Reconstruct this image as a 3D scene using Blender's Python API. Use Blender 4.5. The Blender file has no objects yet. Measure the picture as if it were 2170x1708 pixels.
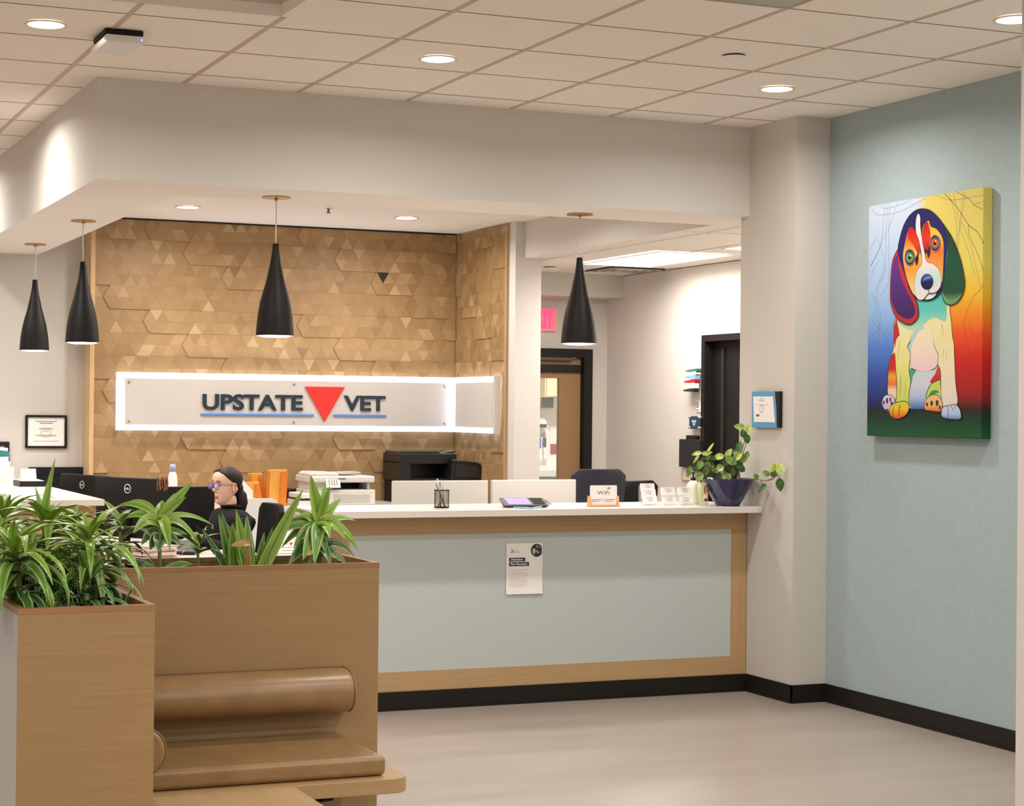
import bpy, bmesh, math, random
from mathutils import Vector, Matrix
PI = math.pi
random.seed(7)
SC = bpy.context.scene
COL = SC.collection
D2R = math.radians

# ---------------------------------------------------------------- camera
CZ = 1.605
FPX, YAW, PITCH, ROLL = 3809.757, 0.380261754, 0.00374402, 0.00992857
_cy, _sy = math.cos(YAW), math.sin(YAW)
FW = Vector((_sy*math.cos(PITCH), _cy*math.cos(PITCH), math.sin(PITCH)))
_R = Vector((_cy, -_sy, 0.0)); _U = _R.cross(FW)
CR = _R*math.cos(ROLL)+_U*math.sin(ROLL)
CU = _U*math.cos(ROLL)-_R*math.sin(ROLL)
cam = bpy.data.cameras.new('camera'); cam.sensor_width = 36.0; cam.sensor_fit = 'HORIZONTAL'
cam.lens = FPX/2170*36.0; cam.shift_x = 200/2170; cam.clip_end = 60
co = bpy.data.objects.new('camera', cam); COL.objects.link(co)
M3 = Matrix((CR, CU, -FW)).transposed()
co.matrix_world = Matrix.Translation((0, 0, CZ)) @ M3.to_4x4()
SC.camera = co

def ray(x, y): return FW+CR*((x-885)/FPX)-CU*((y-854)/FPX)
def onX(x, y, c): d = ray(x, y); v = d*(c/d.x); v.z += CZ; return v
def onY(x, y, c): d = ray(x, y); v = d*(c/d.y); v.z += CZ; return v
def onZ(x, y, c): d = ray(x, y); v = d*((c-CZ)/d.z); v.z += CZ; return v

# ---------------------------------------------------------------- materials
def lin(c):
    def f(v):
        v /= 255.0
        return v/12.92 if v <= 0.04045 else ((v+0.055)/1.055)**2.4
    return (f(c[0]), f(c[1]), f(c[2]), 1.0)
MATS = {}
def mat(name, rgb, rough=0.6, metal=0.0, spec=0.5, noise=0.0, nscale=20.0, bump=0.0, bscale=200.0, alpha=None, trans=0.0, emit=None, estr=0.0, coat=0.0, stretch=(1, 1, 1)):
    if name in MATS: return MATS[name]
    m = bpy.data.materials.new(name); m.use_nodes = True
    nt = m.node_tree; b = nt.nodes['Principled BSDF']
    b.inputs['Base Color'].default_value = lin(rgb)
    b.inputs['Roughness'].default_value = rough
    b.inputs['Metallic'].default_value = metal
    b.inputs['Specular IOR Level'].default_value = spec
    b.inputs['Coat Weight'].default_value = coat
    b.inputs['Transmission Weight'].default_value = trans
    if emit:
        b.inputs['Emission Color'].default_value = lin(emit); b.inputs['Emission Strength'].default_value = estr
    if alpha is not None: b.inputs['Alpha'].default_value = alpha
    if noise > 0 or bump > 0:
        tc = nt.nodes.new('ShaderNodeTexCoord'); mp = nt.nodes.new('ShaderNodeMapping')
        mp.inputs['Scale'].default_value = stretch
        nt.links.new(tc.outputs['Object'], mp.inputs['Vector'])
    if noise > 0:
        n = nt.nodes.new('ShaderNodeTexNoise'); n.inputs['Scale'].default_value = nscale; n.inputs['Detail'].default_value = 6
        nt.links.new(mp.outputs['Vector'], n.inputs['Vector'])
        r = nt.nodes.new('ShaderNodeMix'); r.data_type = 'RGBA'
        c = lin(rgb)
        r.inputs[6].default_value = tuple(max(0, v*(1-noise)) for v in c[:3])+(1,)
        r.inputs[7].default_value = tuple(min(1, v*(1+noise)) for v in c[:3])+(1,)
        nt.links.new(n.outputs['Fac'], r.inputs[0]); nt.links.new(r.outputs[2], b.inputs['Base Color'])
    if bump > 0:
        n2 = nt.nodes.new('ShaderNodeTexNoise'); n2.inputs['Scale'].default_value = bscale; n2.inputs['Detail'].default_value = 3
        nt.links.new(mp.outputs['Vector'], n2.inputs['Vector'])
        bp = nt.nodes.new('ShaderNodeBump'); bp.inputs['Strength'].default_value = bump; bp.inputs['Distance'].default_value = 0.002
        nt.links.new(n2.outputs['Fac'], bp.inputs['Height']); nt.links.new(bp.outputs['Normal'], b.inputs['Normal'])
    MATS[name] = m
    return m

def oak(name, rgb, grain, amt=0.09, rough=0.42):
    """laminate oak: streaks along the stretched axis"""
    m = bpy.data.materials.new(name); m.use_nodes = True; nt = m.node_tree; b = nt.nodes['Principled BSDF']
    b.inputs['Roughness'].default_value = rough
    tc = nt.nodes.new('ShaderNodeTexCoord'); mp = nt.nodes.new('ShaderNodeMapping'); mp.inputs['Scale'].default_value = grain
    nt.links.new(tc.outputs['Object'], mp.inputs['Vector'])
    n = nt.nodes.new('ShaderNodeTexNoise'); n.inputs['Scale'].default_value = 1.0; n.inputs['Detail'].default_value = 8; n.inputs['Roughness'].default_value = 0.65; n.inputs['Distortion'].default_value = 0.4
    nt.links.new(mp.outputs['Vector'], n.inputs['Vector'])
    cr = nt.nodes.new('ShaderNodeValToRGB'); c = lin(rgb)
    e = cr.color_ramp.elements
    e[0].position = 0.3; e[0].color = (c[0]*(1-amt*1.3), c[1]*(1-amt*1.5), c[2]*(1-amt*1.8), 1)
    e[1].position = 0.68; e[1].color = (min(1, c[0]*(1+amt*.6)), min(1, c[1]*(1+amt*.6)), min(1, c[2]*(1+amt*.6)), 1)
    nt.links.new(n.outputs['Fac'], cr.inputs['Fac']); nt.links.new(cr.outputs['Color'], b.inputs['Base Color'])
    return m
OAKH = oak('oak_horizontal', (186, 154, 112), (1.6, 1.6, 130))
OAKP_SHADE = oak('oak_planter_shaded', (160, 130, 90), (1.6, 1.6, 130))  # counter oak darkened: dimmer light at the planters put into the colour
OAKV = oak('oak_vertical', (186, 154, 112), (130, 130, 1.6))
OAKT = oak('oak_tabletop', (176, 146, 104), (1.6, 90, 30))
OAKY = oak('oak_lengthwise', (176, 146, 104), (90, 1.6, 30))
OAKE = oak('oak_edge_band', (156, 116, 76), (3, 3, 120), 0.1)
M_WALL = mat('painted_wall', (203, 198, 191), 0.75, noise=0.02, nscale=3, bump=0.15, bscale=300)
M_WALLW = mat('painted_wall_white', (214, 209, 204), 0.75, bump=0.1, bscale=300)
M_SOFFIT = mat('soffit_paint', (213, 209, 203), 0.8)
M_CEILW = mat('gypsum_white', (246, 240, 232), 0.85)
M_BASE = mat('black_rubber_base', (26, 23, 19), 0.5, spec=0.3)
M_QUARTZ = mat('white_quartz', (220, 214, 207), 0.22, noise=0.025, nscale=400)
M_PANELB = mat('pale_blue_laminate', (190, 199, 197), 0.5)
M_BLACK = mat('black_plastic', (15, 14, 14), 0.45, spec=.35)
M_BLACKM = mat('black_matte', (19, 17, 16), 0.6, spec=.3)
M_BLACKG = mat('black_gloss', (16, 16, 17), 0.2)
M_DARK = mat('black_soil', (18, 14, 11), 0.95, bump=0.6, bscale=80)
M_WHITE = mat('white_plastic', (232, 230, 226), 0.4)
M_PAPER = mat('white_paper', (240, 236, 232), 0.8)
M_CHROME = mat('brushed_steel', (190, 188, 184), 0.3, metal=1)
M_BRASS = mat('brass', (190, 150, 95), 0.35, metal=0.8)
M_GREYTXT = mat('grey_print', (150, 146, 144), 0.8)
M_DKTXT = mat('dark_navy_print', (24, 38, 56), 0.5)
M_RED = mat('sign_red', (226, 44, 36), 0.45)
M_BLUEBAR = mat('sign_blue', (86, 140, 212), 0.45)

# ---------------------------------------------------------------- mesh builder
class MB:
    def __init__(s): s.v = []; s.f = []; s.uv = {}; s.mi = {}; s.sm = set(); s.cur = 0
    def add(s, vs, fs, smooth=False):
        o = len(s.v); s.v += [tuple(v) for v in vs]
        for f in fs:
            k = len(s.f); s.f.append([i+o for i in f])
            if smooth: s.sm.add(k)
            if s.cur: s.mi[k] = s.cur
        return s
    def box(s, x0, x1, y0, y1, z0, z1):
        return s.add([(x0,y0,z0),(x1,y0,z0),(x1,y1,z0),(x0,y1,z0),(x0,y0,z1),(x1,y0,z1),(x1,y1,z1),(x0,y1,z1)],
                     [(0,3,2,1),(4,5,6,7),(0,1,5,4),(1,2,6,5),(2,3,7,6),(3,0,4,7)])
    def cbox(s, c, d, rot=None):
        pts = []
        for z in (-1, 1):
            for x, y in ((-1,-1),(1,-1),(1,1),(-1,1)):
                p = Vector((x*d[0]/2, y*d[1]/2, z*d[2]/2))
                if rot is not None: p = rot @ p
                pts.append(p+Vector(c))
        return s.add(pts, [(0,3,2,1),(4,5,6,7),(0,1,5,4),(1,2,6,5),(2,3,7,6),(3,0,4,7)])
    def prism(s, poly, fn, h0, h1):
        """poly 2D list ccw, fn(u,v,h)->3D point"""
        n = len(poly)
        vs = [fn(u, v, h0) for u, v in poly]+[fn(u, v, h1) for u, v in poly]
        fs = [tuple(range(n-1, -1, -1)), tuple(range(n, 2*n))]+[(i, (i+1) % n, n+(i+1) % n, n+i) for i in range(n)]
        return s.add(vs, fs)
    def lathe(s, prof, c=(0,0,0), n=32, axis='z', cap=True, smooth=True):
        vs = []; fs = []
        def P(r, h, a):
            x, y = r*math.cos(a), r*math.sin(a)
            if axis == 'z': return (c[0]+x, c[1]+y, c[2]+h)
            if axis == 'y': return (c[0]+x, c[1]+h, c[2]+y)
            return (c[0]+h, c[1]+x, c[2]+y)
        for r, h in prof:
            for i in range(n): vs.append(P(r, h, 2*PI*i/n))
        for j in range(len(prof)-1):
            for i in range(n):
                a, b = j*n+i, j*n+(i+1) % n
                fs.append((a, b, b+n, a+n))
        s.add(vs, fs, smooth)
        if cap:
            k = len(prof)-1
            o = len(s.v)-len(vs)
            if prof[0][0] > 1e-5: s.add([vs[i] for i in range(n)], [tuple(range(n-1, -1, -1))])
            if prof[k][0] > 1e-5: s.add([vs[k*n+i] for i in range(n)], [tuple(range(n))])
        return s
    def tube(s, path, r, n=8, cap=True):
        path = [Vector(p) for p in path]; rr = r if isinstance(r, (list, tuple)) else [r]*len(path)
        vs = []; fs = []
        up = Vector((0, 0, 1))
        t0 = (path[1]-path[0]).normalized()
        if abs(t0.dot(up)) > 0.95: up = Vector((1, 0, 0))
        nrm = t0.cross(up).normalized()
        for i, p in enumerate(path):
            t = (path[min(i+1, len(path)-1)]-path[max(i-1, 0)]).normalized()
            nrm = (nrm-t*nrm.dot(t)).normalized(); bn = t.cross(nrm)
            for k in range(n):
                a = 2*PI*k/n
                vs.append(p+(nrm*math.cos(a)+bn*math.sin(a))*rr[i])
        for j in range(len(path)-1):
            for k in range(n):
                a, b = j*n+k, j*n+(k+1) % n
                fs.append((a, b, b+n, a+n))
        s.add(vs, fs, True)
        if cap:
            m = len(path)-1
            s.add([vs[k] for k in range(n)], [tuple(range(n-1, -1, -1))])
            s.add([vs[m*n+k] for k in range(n)], [tuple(range(n))])
        return s
    def ball(s, c, r, n=16, m=10, rot=None):
        rx, ry, rz = r if isinstance(r, (tuple, list)) else (r, r, r)
        vs = []; fs = []
        for j in range(m+1):
            t = PI*j/m
            for i in range(n):
                a = 2*PI*i/n
                p = Vector((rx*math.sin(t)*math.cos(a), ry*math.sin(t)*math.sin(a), rz*math.cos(t)))
                if rot is not None: p = rot @ p
                vs.append(p+Vector(c))
        for j in range(m):
            for i in range(n):
                a, b = j*n+i, j*n+(i+1) % n
                fs.append((a, a+n, b+n, b))
        return s.add(vs, fs, True)
    def build(s, name, m, parent=None, off=None, bevel=0.0, seg=2, subsurf=0):
        """off: world point taken as the object's origin (a root's location); rotated roots use local coordinates"""
        if off is None and parent is not None and parent.get('_w', 0):
            off = Vector(parent['_w'])
        if parent is None and off is None and s.v:
            xs = [v[0] for v in s.v]; ys = [v[1] for v in s.v]; zs = [v[2] for v in s.v]
            off = Vector(((min(xs)+max(xs))/2, (min(ys)+max(ys))/2, min(zs)))
            loc = off
        else: loc = Vector((0, 0, 0))
        off = off or Vector((0, 0, 0))
        me = bpy.data.meshes.new(name)
        me.from_pydata([tuple(Vector(v)-Vector(off)) for v in s.v], [], s.f)
        mm = m if isinstance(m, (list, tuple)) else [m]
        for x in mm: me.materials.append(x)
        for k in s.sm: me.polygons[k].use_smooth = True
        for k, i in s.mi.items(): me.polygons[k].material_index = i
        if s.uv:
            ul = me.uv_layers.new(name='UVMap')
            for k, uvs in s.uv.items():
                p = me.polygons[k]
                for li, uv in zip(p.loop_indices, uvs): ul.data[li].uv = uv
        bm = bmesh.new(); bm.from_mesh(me); bmesh.ops.remove_doubles(bm, verts=bm.verts, dist=1e-6) if not s.uv else None
        if not s.uv: bmesh.ops.recalc_face_normals(bm, faces=bm.faces)
        bm.to_mesh(me); bm.free()
        o = bpy.data.objects.new(name, me); COL.objects.link(o); o.location = loc
        if parent is not None: o.parent = parent
        if parent is None or parent.get('_w', 0): o['_w'] = tuple(off)
        if bevel > 0:
            md = o.modifiers.new('bevel', 'BEVEL'); md.width = bevel; md.segments = seg; md.limit_method = 'ANGLE'; md.angle_limit = D2R(35)
        if subsurf:
            md = o.modifiers.new('sub', 'SUBSURF'); md.levels = subsurf; md.render_levels = subsurf
        return o

def thing(name, label, cat, loc=(0,0,0), rz=0.0, group=None):
    o = bpy.data.objects.new(name, None); COL.objects.link(o); o.location = loc; o.rotation_euler = (0, 0, rz)
    o.empty_display_size = 0.05
    o['label'] = label; o['category'] = cat
    if rz == 0: o['_w'] = tuple(loc)
    if group: o['group'] = group
    return o
def tag(o, label, cat, group=None, kind=None):
    o['label'] = label; o['category'] = cat
    if group: o['group'] = group
    if kind: o['kind'] = kind
    return o
def struct(name, mb, m, label=None, cat=None, bevel=0.0):
    o = mb.build(name, m, bevel=bevel); o['kind'] = 'structure'
    if label: o['label'] = label; o['category'] = cat
    return o
def copy_tree(o, parent=None):
    c = o.copy(); COL.objects.link(c); c.parent = parent
    for ch in o.children: copy_tree(ch, c)
    return c

def text_mesh(s, w=None, h=None, ext=0.001, bold=0.0, align='LEFT'):
    """flat lettering in the XY plane, origin at lower left; scaled to width w and/or cap height h"""
    cu = bpy.data.curves.new('t', 'FONT'); cu.body = s; cu.size = 1; cu.extrude = 0; cu.offset = bold; cu.resolution_u = 4
    o = bpy.data.objects.new('t', cu); COL.objects.link(o)
    dg = bpy.context.evaluated_depsgraph_get(); me = bpy.data.meshes.new_from_object(o.evaluated_get(dg))
    vs = [v.co.copy() for v in me.vertices]; fs = [tuple(p.vertices) for p in me.polygons]
    bpy.data.objects.remove(o); bpy.data.meshes.remove(me); bpy.data.curves.remove(cu)
    if not vs: return [], []
    x0 = min(v.x for v in vs); x1 = max(v.x for v in vs); y0 = min(v.y for v in vs); y1 = max(v.y for v in vs)
    sx = (w/(x1-x0)) if w else None; sy = (h/(y1-y0)) if h else None
    if sx is None: sx = sy
    if sy is None: sy = sx
    return [Vector(((v.x-x0)*sx, (v.y-y0)*sy, 0)) for v in vs], fs
def put_text(mb, s, fn, w=None, h=None, bold=0.0, ext=0.0):
    """fn(u,v,d)->point, d is height above the surface"""
    vs, fs = text_mesh(s, w, h, bold=bold)
    if ext <= 0: mb.add([fn(v.x, v.y, 0) for v in vs], fs); return
    bm = bmesh.new(); bv = [bm.verts.new(v) for v in vs]
    for f in fs:
        try: bm.faces.new([bv[i] for i in f])
        except ValueError: pass
    r = bmesh.ops.extrude_face_region(bm, geom=bm.faces[:])
    for g in r['geom']:
        if isinstance(g, bmesh.types.BMVert): g.co.z += ext
    bm.verts.index_update()
    mb.add([fn(v.co.x, v.co.y, v.co.z) for v in bm.verts], [tuple(v.index for v in f.verts) for f in bm.faces]); bm.free()

L0 = Vector((0, 0, 0))
# ================================================================ ROOM SHELL
HC = 3.257          # main ceiling
SB = 2.745          # underside of the bulkhead round the reception, and ceiling of the side room
HI = 3.032          # ceiling inside the reception
TS = 0.6096; TX0 = 1.6651; TY0 = 8.6861
# floor: sheet vinyl
def floor_mat():
    m = mat('vinyl_floor', (166, 155, 146), 0.32, spec=0.5)
    nt = m.node_tree; b = nt.nodes['Principled BSDF']
    tc = nt.nodes.new('ShaderNodeTexCoord')
    n = nt.nodes.new('ShaderNodeTexNoise'); n.inputs['Scale'].default_value = 2.2; n.inputs['Detail'].default_value = 7
    mp = nt.nodes.new('ShaderNodeMapping'); mp.inputs['Scale'].default_value = (0.6, 2.4, 1)
    nt.links.new(tc.outputs['Object'], mp.inputs['Vector']); nt.links.new(mp.outputs['Vector'], n.inputs['Vector'])
    n2 = nt.nodes.new('ShaderNodeTexNoise'); n2.inputs['Scale'].default_value = 260
    nt.links.new(tc.outputs['Object'], n2.inputs['Vector'])
    cr = nt.nodes.new('ShaderNodeValToRGB'); e = cr.color_ramp.elements
    e[0].position = .3; e[0].color = lin((159, 147, 137)); e[1].position = .7; e[1].color = lin((171, 159, 149))
    nt.links.new(n.outputs['Fac'], cr.inputs['Fac'])
    mx = nt.nodes.new('ShaderNodeMix'); mx.data_type = 'RGBA'; mx.blend_type = 'MULTIPLY'; mx.inputs[0].default_value = 0.12
    nt.links.new(cr.outputs['Color'], mx.inputs[6]); nt.links.new(n2.outputs['Color'], mx.inputs[7])
    nt.links.new(mx.outputs[2], b.inputs['Base Color'])
    bp = nt.nodes.new('ShaderNodeBump'); bp.inputs['Strength'].default_value = 0.12; bp.inputs['Distance'].default_value = 0.003
    n3 = nt.nodes.new('ShaderNodeTexNoise'); n3.inputs['Scale'].default_value = 25; nt.links.new(tc.outputs['Object'], n3.inputs['Vector'])
    nt.links.new(n3.outputs['Fac'], bp.inputs['Height']); nt.links.new(bp.outputs['Normal'], b.inputs['Normal'])
    return m
X0, X1, Y0, Y1 = -3.6, 9.0, -3.0, 16.6
struct('floor', MB().box(X0-.1, X1+.1, Y0-.1, Y1+.1, -0.1, 0), floor_mat())
# main ceiling with a raised coffer over the seating
RCX0, RCX1, RCY0, RCY1, RCH = -1.0, 2.262, 3.4, 7.255, 0.42
mb = MB()
mb.box(X0, RCX0, Y0, 9.1, HC, HC+.05); mb.box(RCX1, X1, Y0, 9.1, HC, HC+.05)
mb.box(RCX0, RCX1, Y0, RCY0, HC, HC+.05); mb.box(RCX0, RCX1, RCY1, 9.1, HC, HC+.05)
mb.box(X0, 1.9, 9.1, 13.75, HC, HC+.05)
M_TILE = mat('ceiling_tile', (246, 238, 228), 0.9, noise=0.03, nscale=120, bump=0.3, bscale=500)
struct('ceiling', mb, M_TILE)
mb = MB()
mb.box(RCX0-.02, RCX0, RCY0-.02, RCY1+.02, HC+.05, HC+RCH); mb.box(RCX1, RCX1+.02, RCY0-.02, RCY1+.02, HC+.05, HC+RCH)
mb.box(RCX0, RCX1, RCY0-.02, RCY0, HC+.05, HC+RCH); mb.box(RCX0, RCX1, RCY1, RCY1+.02, HC+.05, HC+RCH)
mb.box(RCX0-.02, RCX1+.02, RCY0-.02, RCY1+.02, HC+RCH, HC+RCH+.02)
struct('ceiling_coffer', mb, M_SOFFIT)
# tee bars of the suspended grid
M_TEE = mat('tee_bar', (196, 178, 160), 0.6)
M_TEE2 = mat('tile_joint', (150, 128, 108), 0.8)
mb = MB(); mb2 = MB()
def hole(x, y): return RCX0 < x < RCX1 and RCY0 < y < RCY1
for i in range(-8, 13):
    x = TX0+i*TS
    segs = [(Y0, 8.94)] if not (RCX0-.03 < x < RCX1+.03) else [(Y0, RCY0), (RCY1, 8.94)]
    if x < 1.83: segs[-1] = (segs[-1][0], 13.64)
    for a, b in segs: mb.box(x-.012, x+.012, a, b, HC-.0025, HC)
for j in range(-9, 20):
    y = TY0-j*TS
    if y > 13.6 or y < Y0: continue
    xs = [(X0, 9 if y < 8.94 else 1.83)] if not (RCY0 < y < RCY1) else [(X0, RCX0), (RCX1, 9)]
    for a, b in xs: mb2.box(a, b, y-.0045, y+.0045, HC-.0015, HC+.001)
struct('trim_1', mb, M_TEE); struct('trim_2', mb2, M_TEE2)

# bulkhead (soffit) over the reception counter and its return on the left
XL0, XL1, YF0, YF1 = 1.835, 2.362, 8.947, 9.487
mb = MB().box(XL0, 5.635, YF0, YF1, SB, HC).box(5.635, 7.6, 9.04, YF1, SB, HC).box(XL0, XL1, YF1, 13.65, SB, HC)
o = struct('soffit_front', mb, [M_SOFFIT, M_CEILW])
for p in o.data.polygons:
    if p.normal.z < -0.5: p.material_index = 1
mb = MB().box(XL1, 5.772, YF1, 13.66, HI, HI+.1)
struct('ceiling_reception', mb, M_CEILW)
# side room: its lower ceiling, whose left edge shows as a step down
mb = MB().box(5.772, 7.4, YF1, 13.85, SB+.012, HC)
struct('ceiling_side_room', mb, [M_SOFFIT, M_CEILW])
for p in bpy.data.objects['ceiling_side_room'].data.polygons:
    if p.normal.z < -0.5: p.material_index = 1
mb = MB()
for i in range(3): mb.box(5.98+i*.6096-.012, 5.98+i*.6096+.012, YF1, 13.45, SB+.006, SB+.0115)
for k in range(4): mb.box(5.8, 7.24, 9.98+k*1.2192-.012, 9.98+k*1.2192+.012, SB+.006, SB+.0115)
struct('trim_3', mb, M_CEILW)
struct('trim_4', MB().box(5.915, 7.24, 13.45, 13.74, 2.565, SB+.011), M_WALL)

# walls
struct('wall_back', MB().box(X0, 2.712, 13.65, 13.8, 0, HC), M_WALL)
struct('wall_back_core', MB().box(2.712, 5.70, 13.425, 13.8, 0, HI), mat('wall_timber_edge', (205, 178, 140), 0.6))
struct('wall_partition', MB().box(5.700, 5.915, 12.30, 13.80, 0, HI), M_WALLW)
struct('wall_back_right', MB().box(7.075, 7.4, 13.74, 13.86, 0, 2.75).box(5.915, 7.075, 13.74, 13.86, 2.13, 2.75), M_WALL)
struct('wall_side_room', MB().box(7.24, 7.4, 9.0, 11.18, 0, 2.75).box(7.24, 7.4, 12.145, 13.86, 0, 2.75).box(7.24, 7.4, 11.18, 12.145, 2.20, 2.75), M_WALLW)
struct('wall_front', MB().box(6.1, 7.6, YF0+.004, 9.04, 0, SB), M_WALL)
struct('wall_pilaster', MB().box(5.635, 6.1, 8.476, 9.04, 0, HC), M_WALL)
def blue_mat():
    m = mat('blue_woven_wallcovering', (158, 176, 179), 0.8)
    nt = m.node_tree; b = nt.nodes['Principled BSDF']; tc = nt.nodes.new('ShaderNodeTexCoord')
    cr = nt.nodes.new('ShaderNodeValToRGB'); e = cr.color_ramp.elements
    e[0].position = .32; e[0].color = lin((150, 167, 171)); e[1].position = .68; e[1].color = lin((168, 184, 186))
    ns = []
    for sc in ((60, 60, 900), (900, 900, 60)):
        mp = nt.nodes.new('ShaderNodeMapping'); mp.inputs['Scale'].default_value = sc
        n = nt.nodes.new('ShaderNodeTexNoise'); n.inputs['Scale'].default_value = 0.35; n.inputs['Detail'].default_value = 4
        nt.links.new(tc.outputs['Object'], mp.inputs['Vector']); nt.links.new(mp.outputs['Vector'], n.inputs['Vector']); ns.append(n)
    ad = nt.nodes.new('ShaderNodeMath'); ad.operation = 'ADD'; nt.links.new(ns[0].outputs['Fac'], ad.inputs[0]); nt.links.new(ns[1].outputs['Fac'], ad.inputs[1])
    hf = nt.nodes.new('ShaderNodeMath'); hf.operation = 'MULTIPLY'; hf.inputs[1].default_value = 0.5; nt.links.new(ad.outputs[0], hf.inputs[0])
    nt.links.new(hf.outputs[0], cr.inputs['Fac']); nt.links.new(cr.outputs['Color'], b.inputs['Base Color'])
    bp = nt.nodes.new('ShaderNodeBump'); bp.inputs['Strength'].default_value = 0.35; bp.inputs['Distance'].default_value = 0.002
    nt.links.new(hf.outputs[0], bp.inputs['Height']); nt.links.new(bp.outputs['Normal'], b.inputs['Normal'])
    return m
struct('wall_right', MB().box(5.855, 6.1, Y0, 8.476, 0, HC), blue_mat())
struct('wall_right_near', MB().box(4.405, 5.855, 4.95, 5.2, 0, HC), M_WALLW)
struct('wall_left', MB().box(X0-.1, X0, Y0, 13.8, 0, HC), M_WALL)
struct('wall_rear', MB().box(X0, 6.1, Y0-.1, Y0, 0, HC), M_WALL)
# black rubber cove base (with a small toe)
def base(x0, x1, y0, y1, side):
    mb = MB(); t = .008
    if side == 'y-': mb.box(x0, x1, y0-t, y0, 0, .1).box(x0, x1, y0-t*1.9, y0, 0, .012)
    if side == 'x-': mb.box(x0-t, x0, y0, y1, 0, .1).box(x0-t*1.9, x0, y0, y1, 0, .012)
    return mb
struct('baseboard_right', base(5.855, 0, 5.2, 8.476, 'x-'), M_BASE)
struct('baseboard_pilaster_side', base(5.635, 0, 8.468, 8.93, 'x-'), M_BASE)
struct('baseboard_pilaster_front', base(5.627, 5.855, 8.476, 0, 'y-'), M_BASE)
struct('baseboard_back', base(X0, 2.7, 13.65, 0, 'y-'), M_BASE)
struct('baseboard_partition', base(5.70, 5.915, 12.30, 0, 'y-'), M_BASE)
struct('baseboard_side_room', base(7.24, 0, 9.5, 11.1, 'x-'), M_BASE)

# ---------------------------------------------------------------- timber tile wall
def tile_mat():
    m = bpy.data.materials.new('timber_triangles'); m.use_nodes = True; nt = m.node_tree; b = nt.nodes['Principled BSDF']
    b.inputs['Roughness'].default_value = 0.5
    at = nt.nodes.new('ShaderNodeAttribute'); at.attribute_name = 'tone'
    cr = nt.nodes.new('ShaderNodeValToRGB'); e = cr.color_ramp.elements
    e[0].position = 0; e[0].color = lin((28, 22, 20)); e[1].position = 1; e[1].color = lin((196, 167, 128))
    for p, c in ((.08, (30, 24, 22)), (.1, (130, 100, 62)), (.45, (160, 127, 84)), (.75, (174, 141, 97))):
        x = e.new(p); x.color = lin(c)
    nt.links.new(at.outputs['Fac'], cr.inputs['Fac'])
    tc = nt.nodes.new('ShaderNodeTexCoord'); mp = nt.nodes.new('ShaderNodeMapping'); mp.inputs['Scale'].default_value = (6, 6, 60)
    n = nt.nodes.new('ShaderNodeTexNoise'); n.inputs['Scale'].default_value = 1.5; n.inputs['Detail'].default_value = 5
    nt.links.new(tc.outputs['Object'], mp.inputs['Vector']); nt.links.new(mp.outputs['Vector'], n.inputs['Vector'])
    mx = nt.nodes.new('ShaderNodeMix'); mx.data_type = 'RGBA'; mx.blend_type = 'MULTIPLY'; mx.inputs[0].default_value = 0.22
    nt.links.new(cr.outputs['Color'], mx.inputs[6]); nt.links.new(n.outputs['Color'], mx.inputs[7]); nt.links.new(mx.outputs[2], b.inputs['Base Color'])
    return m
M_TRI = tile_mat()
def tri_wall(name, L, z0, z1, fn, black, seed):
    """fn(u, z, d): u along the wall, d proud of it"""
    rnd = random.Random(seed); mb = MB(); tones = []
    h = 0.0882; s = h*2/math.sqrt(3)
    def clip(poly, lo, hi, ax):
        for sgn, lim in ((1, lo), (-1, -hi)):
            out = []
            for i in range(len(poly)):
                a, b = poly[i], poly[(i+1) % len(poly)]
                da, db = sgn*a[ax]-lim, sgn*b[ax]-lim
                if da >= 0: out.append(a)
                if da*db < 0:
                    t = da/(da-db); out.append((a[0]+(b[0]-a[0])*t, a[1]+(b[1]-a[1])*t))
            poly = out
            if len(poly) < 3: return []
        return poly
    rows = int((z1-z0)/h)+2
    blk = []
    for r in range(rows):
        zt = z1+.028-r*h; zb = zt-h
        for k in range(-2, int(L/(s/2))+3):
            up = (k+r) % 2 == 0
            u = k*s/2+.012
            g = 0.0002
            tri = [(u-s/2+g*1.7, zb+g), (u+s/2-g*1.7, zb+g), (u, zt-2*g)] if up else [(u-s/2+g*1.7, zt-g), (u, zb+2*g), (u+s/2-g*1.7, zt-g)]
            # three-triangle-wide panels with zigzag joints: a step in height at the joint
            blockid = (k-2)//6
            tone = min(1, max(.2, rnd.gauss(.50, .10)))
            if rnd.random() < .10: tone = rnd.uniform(.72, .92)
            cxx, czz = u, (zt+zb)/2
            for bu, bz in black:
                if not up and abs(cxx-bu) < s*.26 and abs(czz-bz) < h*.51: tone = 0.0
            poly = clip(tri, 0, L, 0) if tri else []
            if poly: poly = clip(poly, z0, z1, 1)
            if len(poly) < 3: continue
            d = .009+((blockid*7+r//2*5) % 4)*.003+rnd.uniform(0, .0008)
            n0 = len(mb.f)
            mb.prism(poly, fn, 0.002, d)
            tones += [tone]*(len(mb.f)-n0)
    bm_o = None
    o = mb_build_raw(mb, name, [M_TRI], tones)
    return o
def mb_build_raw(mb, name, mats, tones):
    xs = [v[0] for v in mb.v]; ys = [v[1] for v in mb.v]; zs = [v[2] for v in mb.v]
    off = Vector((min(xs), min(ys), min(zs)))
    me = bpy.data.meshes.new(name); me.from_pydata([tuple(Vector(v)-off) for v in mb.v], [], mb.f)
    for m in mats: me.materials.append(m)
    a = me.attributes.new('tone', 'FLOAT', 'FACE')
    a.data.foreach_set('value', tones)
    o = bpy.data.objects.new(name, me); COL.objects.link(o); o.location = off; o['kind'] = 'structure'
    return o
YW = 13.4
bk = [onY(807, 592, YW)]
o = tri_wall('wall_timber_back', 5.68-2.745, .70, HI-.012, lambda u, z, d: (2.745+u, 13.418-d, z), [(v.x-2.745, v.z) for v in bk], 3)
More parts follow.
